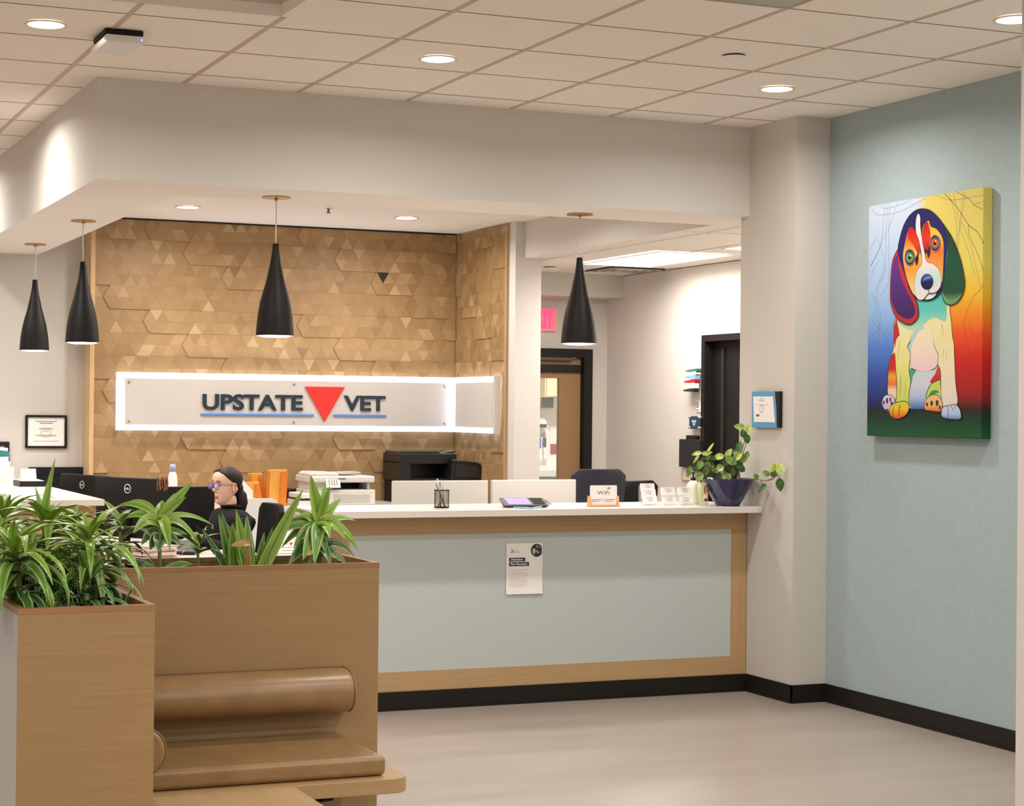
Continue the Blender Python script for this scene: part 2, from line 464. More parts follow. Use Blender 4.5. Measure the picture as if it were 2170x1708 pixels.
XR_ = 5.685
bk2 = [onX(1017, 757, XR_), onX(1014, 950, XR_)]
o = tri_wall('wall_timber_side', 13.40-12.435, .70, HI-.012, lambda u, z, d: (5.698-d, 13.40-u, z), [(13.40-v.y, v.z) for v in bk2], 5)
struct('trim_5', MB().box(2.712, 2.745, 13.395, 13.424, 0.7, HI-.012), oak('oak_trim', (205, 170, 124), (60, 60, 3)))
struct('trim_6', MB().box(5.676, 5.6995, 12.412, 12.434, 0.7, HI-.012), OAKV)
struct('shadow_gap_strip', MB().box(2.745, 5.68, 13.395, 13.42, HI-.012, HI-.001), M_BLACKM)  # black strip stands in for the shade in the gap above the tiles
# ================================================================ LIGHTS
WARM = (1.0, 0.95, 0.895)
M_LENS = mat('downlight_lens', (255, 240, 220), 0.5, emit=(255, 238, 214), estr=9)
M_TRIMW = mat('downlight_trim', (235, 228, 218), 0.5)
def area(name, parent, loc, size, power, color=WARM, shape='DISK', sy=None, rot=(0, 0, 0), spread=160):
    l = bpy.data.lights.new(name, 'AREA'); l.shape = shape; l.size = size; l.energy = power; l.color = color; l.spread = D2R(spread)
    if sy: l.size_y = sy
    o = bpy.data.objects.new(name, l); COL.objects.link(o); o.parent = parent; o.location = loc; o.rotation_euler = rot
    return o
def downlight(x, y, z, power, label, group, spread=165):
    t = thing('recessed_downlight', label, 'ceiling light', (x, y, z), 0, group)
    MB().lathe([(.078, 0), (.092, -.001), (.092, -.006), (.078, -.006)], (x, y, z), 40, cap=False).build('trim_ring', M_TRIMW, t)
    MB().lathe([(.0001, -.004), (.078, -.004)], (x, y, z), 40, cap=False, smooth=False).build('lens', M_LENS, t)
    area('lamp', t, (0, 0, -.012), .15, power, spread=spread)
    return t
PW = 25
vis = {(0, 0): 'round ceiling light at the upper left, beside the small white wireless box', (2, 0): 'round ceiling light nearest the grey pilaster and the blue wall', (2, 1): 'round ceiling light cut off by the wall edge at the top right corner'}
vis[(1, 0)] = 'round ceiling light over the middle of the long grey bulkhead face'
XS = (1.373, 3.203, 5.065, -.46, -2.3); YS = (7.80, 6.017, 4.19, 2.36, .53, -1.3)
for j, y in enumerate(YS):
    for i, x in enumerate(XS):
        if RCX0-.1 < x < RCX1+.1 and RCY0-.1 < y < RCY1+.1: continue
        downlight(x, y, HC-.0026, PW, vis.get((i, j), 'round recessed ceiling light in the waiting area, out of the picture'), 'recessed lights in the tiled ceiling')
for (x, y) in ((1.33, 10.05), (1.3, 12.4), (-.5, 10.2), (-.5, 12.4), (-2.3, 10.2)):
    downlight(x, y, HC-.0026, PW, 'round recessed ceiling light beyond the left bulkhead, out of the picture', 'recessed lights in the tiled ceiling')
downlight(3.211, 12.47, HI-.001, PW, 'round ceiling light inside the reception, above the left half of the lit sign', 'recessed lights above the timber wall')
downlight(4.864, 12.43, HI-.001, PW, 'round ceiling light inside the reception, nearest the timber corner', 'recessed lights above the timber wall')
downlight(3.211, 10.9, HI-.001, PW, 'round ceiling light inside the reception, hidden by the bulkhead', 'recessed lights over the desks')
downlight(4.864, 10.9, HI-.001, PW, 'round ceiling light inside the reception, hidden by the bulkhead', 'recessed lights over the desks')

# pendants
M_SHADE = mat('black_powder_coat', (17, 14, 12), 0.5, spec=0.3)
M_SHIN = mat('pendant_inside', (245, 238, 225), 0.5)
M_BULB = mat('bulb_glow', (255, 240, 215), 0.5, emit=(255, 236, 205), estr=14)
M_CORD = mat('white_cord', (225, 215, 205), 0.6)
def pendant():
    t = thing('pendant_lamp', '', 'pendant lamp', (0, 0, SB))
    H = 0.497; zt = -0.475+.225
    R = .1035/197
    pr = [(33, 605), (34, 640), (40, 700), (56, 800), (72, 870), (88, 945), (101, 1000), (130, 1100), (156, 1200), (173, 1290), (184, 1370), (191, 1450), (197, 1530)]
    prof = [(r*R, -(.2525+(y-605)*(.497/925))) for r, y in pr]
    mb = MB().lathe([(.0001, prof[0][1])]+prof, n=40, cap=False)
    mb.build('lamp_shade', M_SHADE, t, off=Vector((0, 0, 0)), subsurf=0)
    inn = [(r-.004, z-(0.0 if i == len(prof)-1 else .0)) for i, (r, z) in enumerate(prof)]
    MB().lathe([prof[-1], (prof[-1][0]-.004, prof[-1][1])]+inn[::-1][1:10], n=40, cap=False).build('reflector', M_SHIN, t, off=Vector((0, 0, 0)))
    MB().lathe([(.0001, -.7585), (.05, -.757), (.075, -.754), (.090, -.748), (.090, -.744), (.0001, -.744)], n=32, cap=False).build('bulb', M_BULB, t, off=Vector((0, 0, 0)))
    MB().lathe([(.0001, -.001), (.076, -.001), (.076, -.007), (.0001, -.007)], n=36, cap=False, smooth=False).lathe([(.0001, -.007), (.009, -.007), (.009, -.02), (.0001, -.02)], n=16, cap=False).build('canopy', M_BRASS, t, off=Vector((0, 0, 0)))
    pts = [(0.006*math.sin(i/10*PI*1.0)*(1-i/10), 0, -.01-.245*i/10) for i in range(11)]
    MB().tube(pts, .0032, 8).build('cord', M_CORD, t, off=Vector((0, 0, 0)))
    area('lamp', t, (0, 0, -.762), .14, 9, spread=130)
    return t
pend0 = pendant()
for i, (x, y, dz, lb) in enumerate(((2.187, 12.75, 0, 'black bottle-shaped pendant lamp farthest left, over the white side counter'),
                                (2.178, 11.0, 0, 'black bottle-shaped pendant lamp beside the left edge of the timber wall'),
                                (2.88, 9.29, 0, 'black bottle-shaped pendant lamp hanging in front of the timber wall, above the lit sign'),
                                (4.714, 9.296, 0, 'black bottle-shaped pendant lamp at the right, in front of the opening to the side room'))):
    p = pend0 if i == 0 else copy_tree(pend0)
    p.location = (x, y, SB); p['label'] = lb; p['group'] = 'black pendant lamps under the bulkhead'
    p.rotation_euler.z = (0, 2.4, 1.0, 3.4)[i]

# side room troffers
M_TROF = mat('troffer_diffuser', (255, 250, 244), 0.5, emit=(255, 247, 236), estr=7)
def troffer(x0, y0, label, group, power):
    t = thing('troffer_light', label, 'ceiling light', (x0+.3, y0+.6, SB+.004), 0, group)
    w, l, z = .585, 1.19, SB+.004
    MB().box(x0, x0+w, y0, y0+l, z-.004, z-.001).build('diffuser', M_TROF, t)
    MB().box(x0-.012, x0, y0-.012, y0+l+.012, z-.007, z).box(x0+w, x0+w+.012, y0-.012, y0+l+.012, z-.007, z).box(x0, x0+w, y0-.012, y0, z-.007, z).box(x0, x0+w, y0+l, y0+l+.012, z-.007, z).build('frame', M_WHITE, t)
    area('lamp', t, (0, 0, -.015), w*.95, power, (1, .93, .84), 'RECTANGLE', l*.95, spread=170)
troffer(6.335, 11.25, 'long bright ceiling panel light in the side room', 'panel lights in the side room', 42)
troffer(6.6, 9.62, 'ceiling panel light in the side room at the top right of the opening', 'panel lights in the side room', 25)
# unlit square panel in the main ceiling (top edge of the picture)
c = onZ(1671, 16.6, HC)
t = thing('ceiling_panel', 'flat greenish-grey lay-in panel at the top edge of the tiled ceiling', 'ceiling panel', (c.x-.3, c.y-.3, HC-.003))
MB().box(c.x-.585, c.x-.012, c.y-.585, c.y-.012, HC-.0045, HC-.0026).build('diffuser', mat('grey_lens', (165, 168, 150), 0.4), t)
MB().box(c.x-.6, c.x-.585, c.y-.6, c.y, HC-.007, HC-.001).box(c.x-.012, c.x, c.y-.6, c.y, HC-.007, HC-.001).box(c.x-.585, c.x-.012, c.y-.012, c.y, HC-.007, HC-.001).build('frame', M_TEE, t)
# vent in the side room
t = thing('air_diffuser', 'square grey air diffuser in the side room ceiling beside the panel light', 'air vent', (6.98, 12.9, SB+.004))
MB().box(6.70, 7.19, 12.66, 13.14, SB+.002, SB+.006).build('back_plate', mat('vent_recess_shade', (60, 54, 48), 0.8), t)  # dark colour stands in for the shade in the recess behind the vanes
for k in range(4):
    d = .02+k*.055
    z0, z1 = SB-.002, SB+.0015
    MB().box(6.70+d, 7.19-d, 12.66+d, 12.67+d, z0, z1).box(6.70+d, 7.19-d, 13.13-d, 13.14-d, z0, z1).box(6.70+d, 6.71+d, 12.67+d, 13.13-d, z0, z1).box(7.18-d, 7.19-d, 12.67+d, 13.13-d, z0, z1).build('vane', M_WHITE, t)
# smoke detector / sprinkler cover plates
for (x, y, z, lb, r, m) in ((4.42, 7.167, HC-.0026, 'small round white cover plate on the tiled ceiling', .055, M_TILE), (6.30, 12.95, SB+.010, 'small round plate on the side room ceiling', .05, M_CEILW)):
    t = thing('sprinkler_cover', lb, 'ceiling plate', (x, y, z))
    MB().lathe([(.0001, -.012), (r*.9, -.012), (r, -.008), (r, -.0055)], (x, y, z), 28, cap=False).build('cover_plate', m, t)
    MB().lathe([(r*.88, -.0055), (r*.88, 0)], (x, y, z), 28, cap=False).build('shadow_gap', M_BLACKM, t)
t = thing('fire_sprinkler', 'tiny sprinkler head on the reception ceiling between the two round lights', 'sprinkler', (4.14, 12.10, HI))
MB().lathe([(.0001, -.003), (.035, -.003), (.035, -.0005)], (4.14, 12.1, HI), 20, cap=False).build('escutcheon', M_CEILW, t)
MB().lathe([(.010, -.003), (.008, -.03), (.018, -.033), (.018, -.036), (.0001, -.036)], (4.14, 12.1, HI), 14, cap=False).build('deflector', mat('sprinkler_brass', (150, 110, 90), .4, metal=.6), t)
# wireless access point hanging under the grid
t = thing('wireless_access_point', 'white box-shaped wireless unit on a dark bracket under the ceiling, upper left', 'wireless unit', (1.70, 7.9, HC-.0026))
MB().box(1.625, 1.795, 7.775, 8.03, HC-.026, HC-.0026).build('bracket', M_BLACKM, t, bevel=.004)
MB().prism([(1.615, HC-.05), (1.63, HC-.028), (1.79, HC-.028), (1.805, HC-.05), (1.79, HC-.062), (1.63, HC-.062)], lambda u, v, h: (u, h, v), 7.765, 8.05).build('housing', M_WHITE, t, bevel=.006, seg=3)
MB().ball((1.785, 7.762, HC-.045), .0035, 8, 6).build('status_light', mat('blue_led', (120, 140, 255), .4, emit=(120, 140, 255), estr=4), t)
# lab behind the glazed door
l_ = None
# ================================================================ LIT SIGN
M_GLOWF = mat('edge_lit_acrylic', (245, 250, 255), 0.4, emit=(225, 236, 255), estr=3.2)
M_SIGNF = mat('frosted_sign_face', (204, 198, 193), 0.5)
t = thing('lit_sign', 'long frosted sign with white glowing edges on the timber wall', 'sign', (4.3, 13.38, 1.44))
SX0, SX1, SZ0, SZ1 = 2.908, 5.663, 1.430, 1.866
mb = MB().box(SX0, 5.674, 13.335, 13.383, SZ0, SZ1)
mb.box(5.625, 5.674, 12.506, 13.335, SZ0, SZ1); mb.build('light_box', M_GLOWF, t)
MB().box(5.620, 5.675, 12.498, 12.506, SZ0-.002, SZ1+.002).build('end_cap', M_WHITE, t)
mb = MB().box(SX0+.055, 5.588, 13.322, 13.335, SZ0+.042, SZ1-.045); mb.build('front_face', M_SIGNF, t)
MB().box(5.613, 5.625, 12.506, 13.23, SZ0+.042, SZ1-.045).build('side_face', M_SIGNF, t)
area('glow', t, (0, -.15, .5), 2.4, 5, (.9, .95, 1), 'RECTANGLE', .03, (PI, 0, 0))
yS = 13.322
fS = lambda u, v, d: (u, yS-.002-d, v)
M_LET = mat('sign_letters', (26, 44, 58), 0.4)
def letters(s, x0, z0, w, h, name='lettering'):
    mb = MB(); put_text(mb, s, lambda u, v, d: (x0+u, yS-.001-d, z0+v), w, h, bold=.028, ext=.012); return mb.build(name, M_LET, t)
letters('UPSTATE', 3.560, 1.588, .800, .123)
letters('VET', 4.700, 1.590, .348, .121)
MB().prism([(4.378, 1.777), (4.703, 1.777), (4.5405, 1.506)][::-1], fS, 0, .013).build('red_triangle', M_RED, t)
MB().box(3.548, 4.450, yS-.011, yS-.001, 1.546, 1.562).build('underline', M_BLUEBAR, t)
MB().box(4.615, 5.056, yS-.011, yS-.001, 1.546, 1.562).build('underline', M_BLUEBAR, t)
for x in (2.995, 4.29, 5.56):
    for z in (1.50, 1.795):
        MB().lathe([(.0001, -.010), (.008, -.010), (.008, 0)], (x, yS, z), 12, 'y', cap=False).build('standoff', M_CHROME, t)

# ================================================================ SIDE ROOM
def tex_plane(name, pts, m, parent): return MB().add(pts, [(0, 1, 2, 3)]).build(name, m, parent)
# glazed door in the back wall (door_1) with closer, and the lab seen through it
M_DOORW = mat('door_veneer', (146, 114, 78), 0.5, noise=.08, nscale=5, stretch=(12, 12, 1))
mb = MB().box(7.0, 7.078, 13.69, 13.86, 0, 2.135).box(5.915, 7.0, 13.69, 13.86, 2.065, 2.135)
o = struct('door_1', mb, M_BLACKM)
dl = MB().box(6.795, 6.998, 13.76, 13.80, .01, 2.06).box(5.93, 6.795, 13.76, 13.80, 1.885, 2.06).box(5.93, 6.795, 13.76, 13.80, .01, .75).box(5.93, 6.05, 13.76, 13.80, .75, 1.885)
dl.build('door_leaf', M_DOORW, o)
M_GLASS = mat('door_glass', (235, 240, 240), 0.02, alpha=.12)
MB().box(6.05, 6.795, 13.777, 13.783, .75, 1.885).build('glass', M_GLASS, o)
MB().box(6.44, 6.99, 13.725, 13.76, 1.935, 2.0).build('door_closer', M_BLACK, o, bevel=.006)
MB().box(6.35, 6.9, 13.70, 13.72, 2.035, 2.06).build('closer_arm', mat('closer_arm', (90, 78, 66), .4, metal=.5), o, bevel=.003)
# lab room beyond
M_LABW = mat('lab_wall', (240, 238, 230), 0.7)
struct('wall_lab', MB().box(5.3, 8.7, 16.3, 16.4, 0, 2.7).box(5.3, 5.4, 13.87, 16.3, 0, 2.7).box(8.6, 8.7, 13.87, 16.3, 0, 2.7).box(5.3, 8.7, 13.87, 16.4, 2.7, 2.75), M_LABW)
downl = downlight(7.6, 14.9, 2.699, 60, 'bright round ceiling light in the lab behind the glazed door', 'recessed lights in the lab', 160)
YL = 16.3
def onL(x, y): return onY(x, y, YL-.3)
a, b = onY(1157, 802, YL-.35), onY(1186, 842, YL-.35)
t = thing('wall_cabinet', 'cream upper cabinet with bar handle, seen through the door glass', 'cabinet', (8.0, YL-.18, a.z-.3))
MB().box(a.x, 8.55, YL-.33, YL, b.z, 2.2).build('body', mat('cream_cabinet', (236, 214, 170), .5), t)
MB().box(a.x+.01, a.x+.30, YL-.352, YL-.332, b.z+.01, 2.19).build('door', mat('cream_cabinet', (236, 214, 170), .5), t)
hx = onY(1182, 825, YL-.36); MB().tube([(hx.x, YL-.352, hx.z+.07), (hx.x, YL-.38, hx.z+.07), (hx.x, YL-.38, hx.z-.07), (hx.x, YL-.352, hx.z-.07)], .006, 8).build('handle', M_BLACK, t)
a, b = onY(1142, 815, YL-.02), onY(1172, 864, YL-.02)
t = thing('notice_board', 'dark wall board with a tan clipboard, seen through the door glass', 'board', ((a.x+b.x)/2, YL-.02, b.z))
MB().box(a.x-.3, b.x, YL-.03, YL-.001, b.z, a.z).build('board', M_BLACKM, t)
c = onY(1148, 828, YL-.05); d = onY(1148, 864, YL-.05)
MB().box(c.x-.2, c.x, YL-.045, YL-.031, d.z, c.z).build('clipboard', mat('tan_board', (196, 168, 120), .6), t)
for (x, y0, y1, col, lb) in ((1143, 918, 950, (60, 96, 190), 'blue-handled clipper hanging on the lab wall, left of the black one'), (1154, 917, 948, (40, 40, 42), 'black-handled clipper hanging on the lab wall')):
    p0, p1 = onY(x, y0, YL-.03), onY(x, y1, YL-.03)
    t = thing('hair_clipper', lb, 'clipper', (p0.x, YL-.02, p1.z-.12), 0, 'clippers on the lab wall')
    MB().box(p0.x-.015, p0.x+.015, YL-.05, YL-.02, p1.z, p0.z-.05).build('handle', mat('clip%d' % x, col, .4), t, bevel=.008)
    MB().box(p0.x-.008, p0.x+.008, YL-.045, YL-.02, p0.z-.05, p0.z).build('blade', M_CHROME, t)
    MB().box(p0.x-.025, p0.x+.025, YL-.06, YL-.001, p1.z-.12, p1.z).build('holder', M_WHITE, t, bevel=.006)
a, b = onY(1167, 941, YL-.01), onY(1185, 962, YL-.01)
tag(MB().box(a.x, b.x+.03, YL-.012, YL-.001, b.z, a.z).build('wall_poster', mat('red_poster', (150, 40, 34), .5, noise=.5, nscale=25)), 'small dark red poster on the lab wall', 'poster')
a, b = onY(1141, 880, YL-.01), onY(1155, 906, YL-.01)
t = thing('paper_towel_dispenser', 'white dispenser with a dark slot on the lab wall', 'dispenser', ((a.x+b.x)/2, YL-.05, b.z))
MB().prism([(a.x-.12, a.z), (a.x+.02, a.z), (b.x, b.z), (a.x-.12, b.z)][::-1], lambda u, v, h: (u, h, v), YL-.1, YL-.001).build('body', M_WHITE, t, bevel=.004)
MB().box(a.x-.12, a.x+.05, YL-.104, YL-.1, b.z-.0, b.z+.035).build('slot', M_BLACK, t)
a = onY(1160, 1003, YL-.6)
t = thing('lab_counter', 'white lab worktop on grey cabinets, seen through the door glass', 'counter', (7.2, YL-.3, 0))
MB().box(5.5, 8.55, YL-.62, YL-.002, a.z-.03, a.z+.03).build('worktop', M_WHITE, t)
MB().box(5.5, 8.55, YL-.6, YL-.002, 0, a.z-.03).build('cabinet', mat('grey_cab', (140, 150, 150), .6), t)
# exit sign
t = thing('exit_sign', 'red glowing EXIT sign above the glazed door, left end hidden by the column', 'exit sign', (6.56, 13.71, 2.29))
MB().box(6.42, 6.74, 13.70, 13.738, 2.28, 2.475).build('housing', mat('exit_housing', (222, 190, 186), .4, alpha=.75, emit=(255, 120, 120), estr=.15), t, bevel=.004)
mb = MB(); put_text(mb, 'EXIT', lambda u, v, d: (6.490+u, 13.695-d, 2.305+v), .215, .155, bold=.03, ext=.003)
mb.build('lettering', mat('exit_letters', (255, 60, 90), .4, emit=(255, 38, 84), estr=3.2), t)
MB().box(6.47, 6.722, 13.6985, 13.6999, 2.292, 2.468).build('panel', mat('exit_panel', (255, 120, 130), .5, emit=(255, 70, 105), estr=.9), t)
# dark door on the right side wall (door_2)
o = struct('door_2', MB().box(7.225, 7.32, 12.10, 12.150, 0, 2.205).box(7.225, 7.32, 11.17, 12.10, 2.155, 2.205).box(7.225, 7.32, 11.17, 11.215, 0, 2.155), mat('door_frame_black', (28, 25, 22), 0.45, spec=.3))
MB().box(7.31, 7.35, 11.215, 12.10, .01, 2.155).build('door_leaf', mat('dark_door', (20, 17, 17), 0.5, spec=.3), o)
MB().box(7.29, 7.312, 11.93, 11.96, .3, 2.1).build('edge_guard', mat('edge_guard', (34, 31, 28), .5), o)
MB().tube([(7.31, 11.28, 1.0), (7.27, 11.28, 1.0), (7.27, 11.38, 1.0)], .009, 8).build('door_handle', M_CHROME, o)
# room status flags, card, room sign, wall box
t = thing('status_flags', 'stack of coloured plastic room flags beside the dark door', 'flags', (7.22, 12.2, 1.74))
MB().box(7.228, 7.24, 12.140, 12.165, 1.72, 2.0).build('bracket', M_WHITE, t, bevel=.002)
fl = [((64, 118, 100), 785, 0), ((236, 230, 224), 791, 0), ((140, 178, 226), 798.5, .008), ((176, 34, 44), 808, 0), ((250, 248, 244), 817, .014), ((40, 42, 30), 826.5, 0)]
for i, (cc, yy, ex) in enumerate(fl):
    z = onX(1473, yy, 7.2).z
    hgt = .020+ex
    MB().prism([(12.150, z-hgt/2-.006), (12.150, z+hgt/2+.004), (12.22, z+hgt/2), (12.315, z), (12.30, z-hgt/2)][::-1], lambda u, v, h: (h, u, v), 7.18-.004*i, 7.184-.004*i+.04).build('flag', mat('flag%d' % i, cc, .35), t)
mb = tag(MB().box(7.233, 7.2395, 12.13, 12.235, onX(1475, 873, 7.24).z, onX(1475, 849, 7.24).z).build('flag_key_card', M_PAPER), 'small white key card with coloured lines under the flags', 'card')
for i, (cc, yy) in enumerate((((110, 140, 135), 852.5), ((160, 160, 165), 855), ((120, 140, 160), 858), ((190, 150, 150), 860), ((170, 70, 70), 862.5), ((90, 85, 80), 869))):
    z = onX(1471, yy, 7.23).z
    MB().box(7.2315, 7.2332, 12.195, 12.228, z-.003, z+.003).build('printed_line', mat('kl%d' % i, cc, .8), mb)
za, zb = onX(1473, 882, 7.2).z, onX(1473, 909, 7.2).z
t = thing('room_sign', 'square navy EXAM room sign with four silver studs', 'room sign', (7.21, 12.23, zb))
ya, yb = onX(1461, 895, 7.2).y, onX(1483, 895, 7.2).y
MB().prism([(yb+.02, zb), (ya-.02, zb), (ya, zb+.02), (ya, za-.02), (ya-.02, za), (yb+.02, za), (yb, za-.02), (yb, zb+.02)], lambda u, v, h: (h, u, v), 7.198, 7.206).build('plate', mat('sign_navy', (24, 58, 92), .4), t)
for yy in (ya-.01, yb+.012):
    for zz in (za-.01, zb+.01): MB().lathe([(.0001, -.03), (.009, -.03), (.009, 0)], (7.22, yy, zz), 12, 'x', cap=False).lathe([(.005, 0), (.005, .018)], (7.22, yy, zz), 8, 'x', cap=False).build('stud', M_CHROME, t)
hm = (za-zb)
for s_, v0, hh, ww in (('EXAM', .50, .20, .062), ('20', .27, .20, .032)):
    mb = MB(); put_text(mb, s_, lambda u, v, d: (7.1965, (ya+yb)/2+ww/2-u+.004, zb+hm*v0+v), ww, hm*hh, bold=.03); mb.build('lettering', M_PAPER, t)
a = onX(1441, 925, 7.2); b = onX(1484, 992, 7.2)
t = thing('wall_file_holder', 'black file holder on the white side wall left of the dark door', 'file holder', (7.2, (a.y+b.y)/2, b.z))
MB().box(7.19, 7.2395, b.y, a.y, b.z, a.z-.02).build('pocket', mat('file_black', (24, 24, 30), .5), t, bevel=.006)
MB().box(7.205, 7.235, b.y+.07, a.y-.08, a.z-.03, a.z+.012).build('clip', M_BLACK, t, bevel=.006)
p0 = onX(1446, 992, 7.235); p1 = onX(1475, 1020, 7.235)
tag(MB().box(7.232, 7.2395, p1.y, p0.y, p1.z, p0.z).build('red_framed_notice', [M_PAPER]), 'small white notice with a thin red border below the black file holder', 'notice')
o = bpy.data.objects['red_framed_notice']
MB().box(7.2305, 7.2325, p0.y-.006, p0.y, p1.z, p0.z).box(7.2305, 7.2325, p1.y, p1.y+.006, p1.z, p0.z).box(7.2305, 7.2325, p1.y, p0.y, p1.z, p1.z+.006).build('border', mat('pink_red', (214, 110, 110), .6), o)

# ================================================================ RECEPTION COUNTER
ct = thing('reception_counter', 'long reception counter with white top, oak frame and pale blue panel', 'counter', (4.35, 9.1, 0))
MB().box(3.0, 5.632, 8.782, 8.944, 1.037, 1.073).box(3.0, 5.632, 8.944, 9.39, 1.037, 1.073).build('countertop', M_QUARTZ, ct, bevel=.002)
MB().box(3.085, 5.63, 8.944, 8.95, .935, 1.036).box(3.195, 5.53, 8.944, 8.95, .10, .205).build('frame_rail', OAKH, ct)
for a_, b_ in ((3.085, 3.195), (5.53, 5.63)): MB().box(a_, b_, 8.943, 8.95, .10, .935).build('frame_stile', OAKV, ct)
MB().box(3.13, 5.630, 8.951, 9.0, .0, 1.036).build('carcass', M_PANELB, ct)
MB().box(3.09, 3.13, 8.9505, 9.36, 0, 1.036).build('end_panel', OAKV, ct)
MB().box(3.195, 5.53, 8.946, 8.9505, .205, .935).build('front_panel', M_PANELB, ct)
MB().box(3.085, 5.63, 8.936, 8.944, 0, .098).box(3.085, 5.62, 8.930, 8.944, 0, .010).build('toe_kick', M_BASE, ct)
# lower desk behind it, corner desk, side counter
dk = thing('work_desk', 'white work desk behind the tall counter, mostly hidden', 'desk', (4.4, 9.8, 0))
MB().box(3.14, 5.56, 9.40, 10.12, .715, .75).build('desktop', M_QUARTZ, dk, bevel=.003)
MB().box(3.16, 3.19, 9.42, 10.1, 0, .715).box(5.5, 5.53, 9.5, 10.1, 0, .715).build('side_panel', OAKV, dk)
dk = thing('corner_desk', 'low white-topped desk where the woman works, just above the planter rim', 'desk', (2.6, 10.6, 0))
MB().box(2.20, 3.07, 9.88, 10.50, .715, .75).box(2.20, 2.72, 10.50, 12.2, .715, .75).build('desktop', M_QUARTZ, dk, bevel=.003)
MB().box(2.22, 3.05, 9.92, 9.95, 0, .715).build('modesty_panel', OAKH, dk)
MB().box(2.22, 2.25, 9.95, 12.18, 0, .715).box(2.5, 2.7, 12.15, 12.18, 0, .715).build('side_panel', OAKV, dk)
dk = thing('side_counter', 'tall white-topped side counter running back along the left', 'counter', (1.95, 11.9, 0))
MB().box(1.62, 2.165, 10.235, 13.64, 1.037, 1.073).build('countertop', M_QUARTZ, dk, bevel=.002)
MB().box(1.70, 2.13, 10.30, 13.64, .10, 1.036).build('body', OAKH, dk)
MB().box(1.72, 2.11, 10.32, 13.64, 0, .10).build('plinth', M_BASE, dk)
# back counter along the timber wall
dk = thing('back_counter', 'long white worktop along the timber wall behind the desks', 'counter', (4.2, 13.0, 0))
MB().box(3.0, 5.66, 12.62, 13.385, .845, .88).build('worktop', M_QUARTZ, dk, bevel=.003)
MB().box(3.05, 5.60, 12.66, 13.38, 0, .845).build('cabinet', M_WHITE, dk)

# ================================================================ PLANTERS AND BENCH
S = 1.08
H2 = CZ-.5*S
ZSL = CZ-1.10*S; ZCU = CZ-1.039*S
P2Y = 5.937; P2X1 = 2.233; P2Y1 = 6.317
P1X0, P1X1, P1Y0 = .794, 1.165, 4.836
def rim(mb, x0, x1, y0, y1, z0, z1, t, skip=()):
    mb.box(x0, x1, y0, y0+t, z0, z1)
    mb.box(x0, x1, y1-t, y1, z0, z1)
    mb.box(x0, x0+t, y0+t, y1-t, z0, z1); mb.box(x1-t, x1, y0+t, y1-t, z0, z1)
    return mb
pl = thing('planter_box', 'tall oak planter box in the left foreground, packed with striped plants', 'planter', ((P1X0+P1X1)/2, 5.38, 0))
rim(MB(), P1X0, P1X1, P1Y0, P2Y-.002, 0.08, H2-.016, .018).build('body', OAKP_SHADE, pl)
bpy.data.objects['body'].name = 'body'
rim(MB(), P1X0-.001, P1X1+.001, P1Y0-.001, P2Y-.002, H2-.016, H2, .020).build('rim', OAKE, pl)
MB().box(P1X0-.0012, P1X0-.0002, P1Y0+.001, P2Y-.004, .08, H2-.018).build('side_laminate', mat('grey_side_laminate', (176, 176, 174), .5), pl)
rim(MB(), P1X0+.022, P1X1-.022, P1Y0+.022, P2Y-.024, H2-.40, H2-.028, .012).box(P1X0+.022, P1X1-.022, P1Y0+.022, P2Y-.024, H2-.42, H2-.40).build('liner', M_BLACK, pl)
MB().box(P1X0+.03, P1X1-.03, P1Y0+.03, P2Y-.03, H2-.399, H2-.13).build('soil', M_DARK, pl)
MB().box(P1X0+.03, P1X1-.03, P1Y0+.03, P2Y-.03, 0, .08).build('plinth', M_BASE, pl)
p2 = thing('planter_box', 'long oak planter box behind the bench, with four leafy plants', 'planter', (1.5, 6.12, 0))
X2a = P1X0
rim(MB(), X2a, P2X1, P2Y, P2Y1, 0.0, H2-.016, .018).build('body', OAKP_SHADE, p2)
rim(MB(), X2a-.001, P2X1+.001, P2Y-.001, P2Y1, H2-.016, H2, .020).build('rim', OAKE, p2)
rim(MB(), X2a+.022, P2X1-.022, P2Y+.022, P2Y1-.022, H2-.35, H2-.03, .010).box(X2a+.022, P2X1-.022, P2Y+.022, P2Y1-.022, H2-.37, H2-.35).build('liner', M_BLACK, p2)
MB().box(X2a+.03, P2X1-.03, P2Y+.03, P2Y1-.03, H2-.349, H2-.10).build('soil', M_DARK, p2)
# bench
bn = thing('corner_bench', 'L-shaped oak bench shelf with rounded end, mounted on the planter boxes', 'bench', (1.6, 5.6, 0))
yF = 5.40; xE = 2.150; R_ = .06
zT, zB = ZSL, ZSL-.048
arc = [(xE-R_+R_*math.cos(a), yF+R_+R_*math.sin(a)) for a in [(-PI/2)+i*PI/16 for i in range(9)]]
poly = [(P1X1+.002, yF)]+arc+[(xE, P2Y-.002), (P1X1+.002, P2Y-.002)]
MB().prism(poly, lambda u, v, h: (u, v, h), zB, zT).build('seat_board', [OAKT], bn, bevel=.002)
MB().box(P1X1+.002, 1.751, 3.6, yF, zB, zT).build('side_seat_board', OAKY, bn, bevel=.002)
for x in (1.9, 1.35): MB().prism([(P2Y-.002, zB-.001), (yF+.10, zB-.001), (yF+.10, zB-.03), (P2Y-.10, zB-.12), (P2Y-.002, zB-.28)], lambda u, v, h: (h, u, v), x-.02, x+.02).build('bracket', M_BLACKM, bn)
MB().box(1.25, 1.6, 3.7, 4.9, 0, zB).build('bench_base', OAKP_SHADE, bn)
M_LEATH = mat('tan_leather', (146, 116, 78), 0.34, spec=.5, noise=.30, nscale=9, bump=.25, bscale=160)
cu = MB(); z0, z1 = ZSL+.001, ZCU
ya, yb_ = yF+.045, P2Y-.006
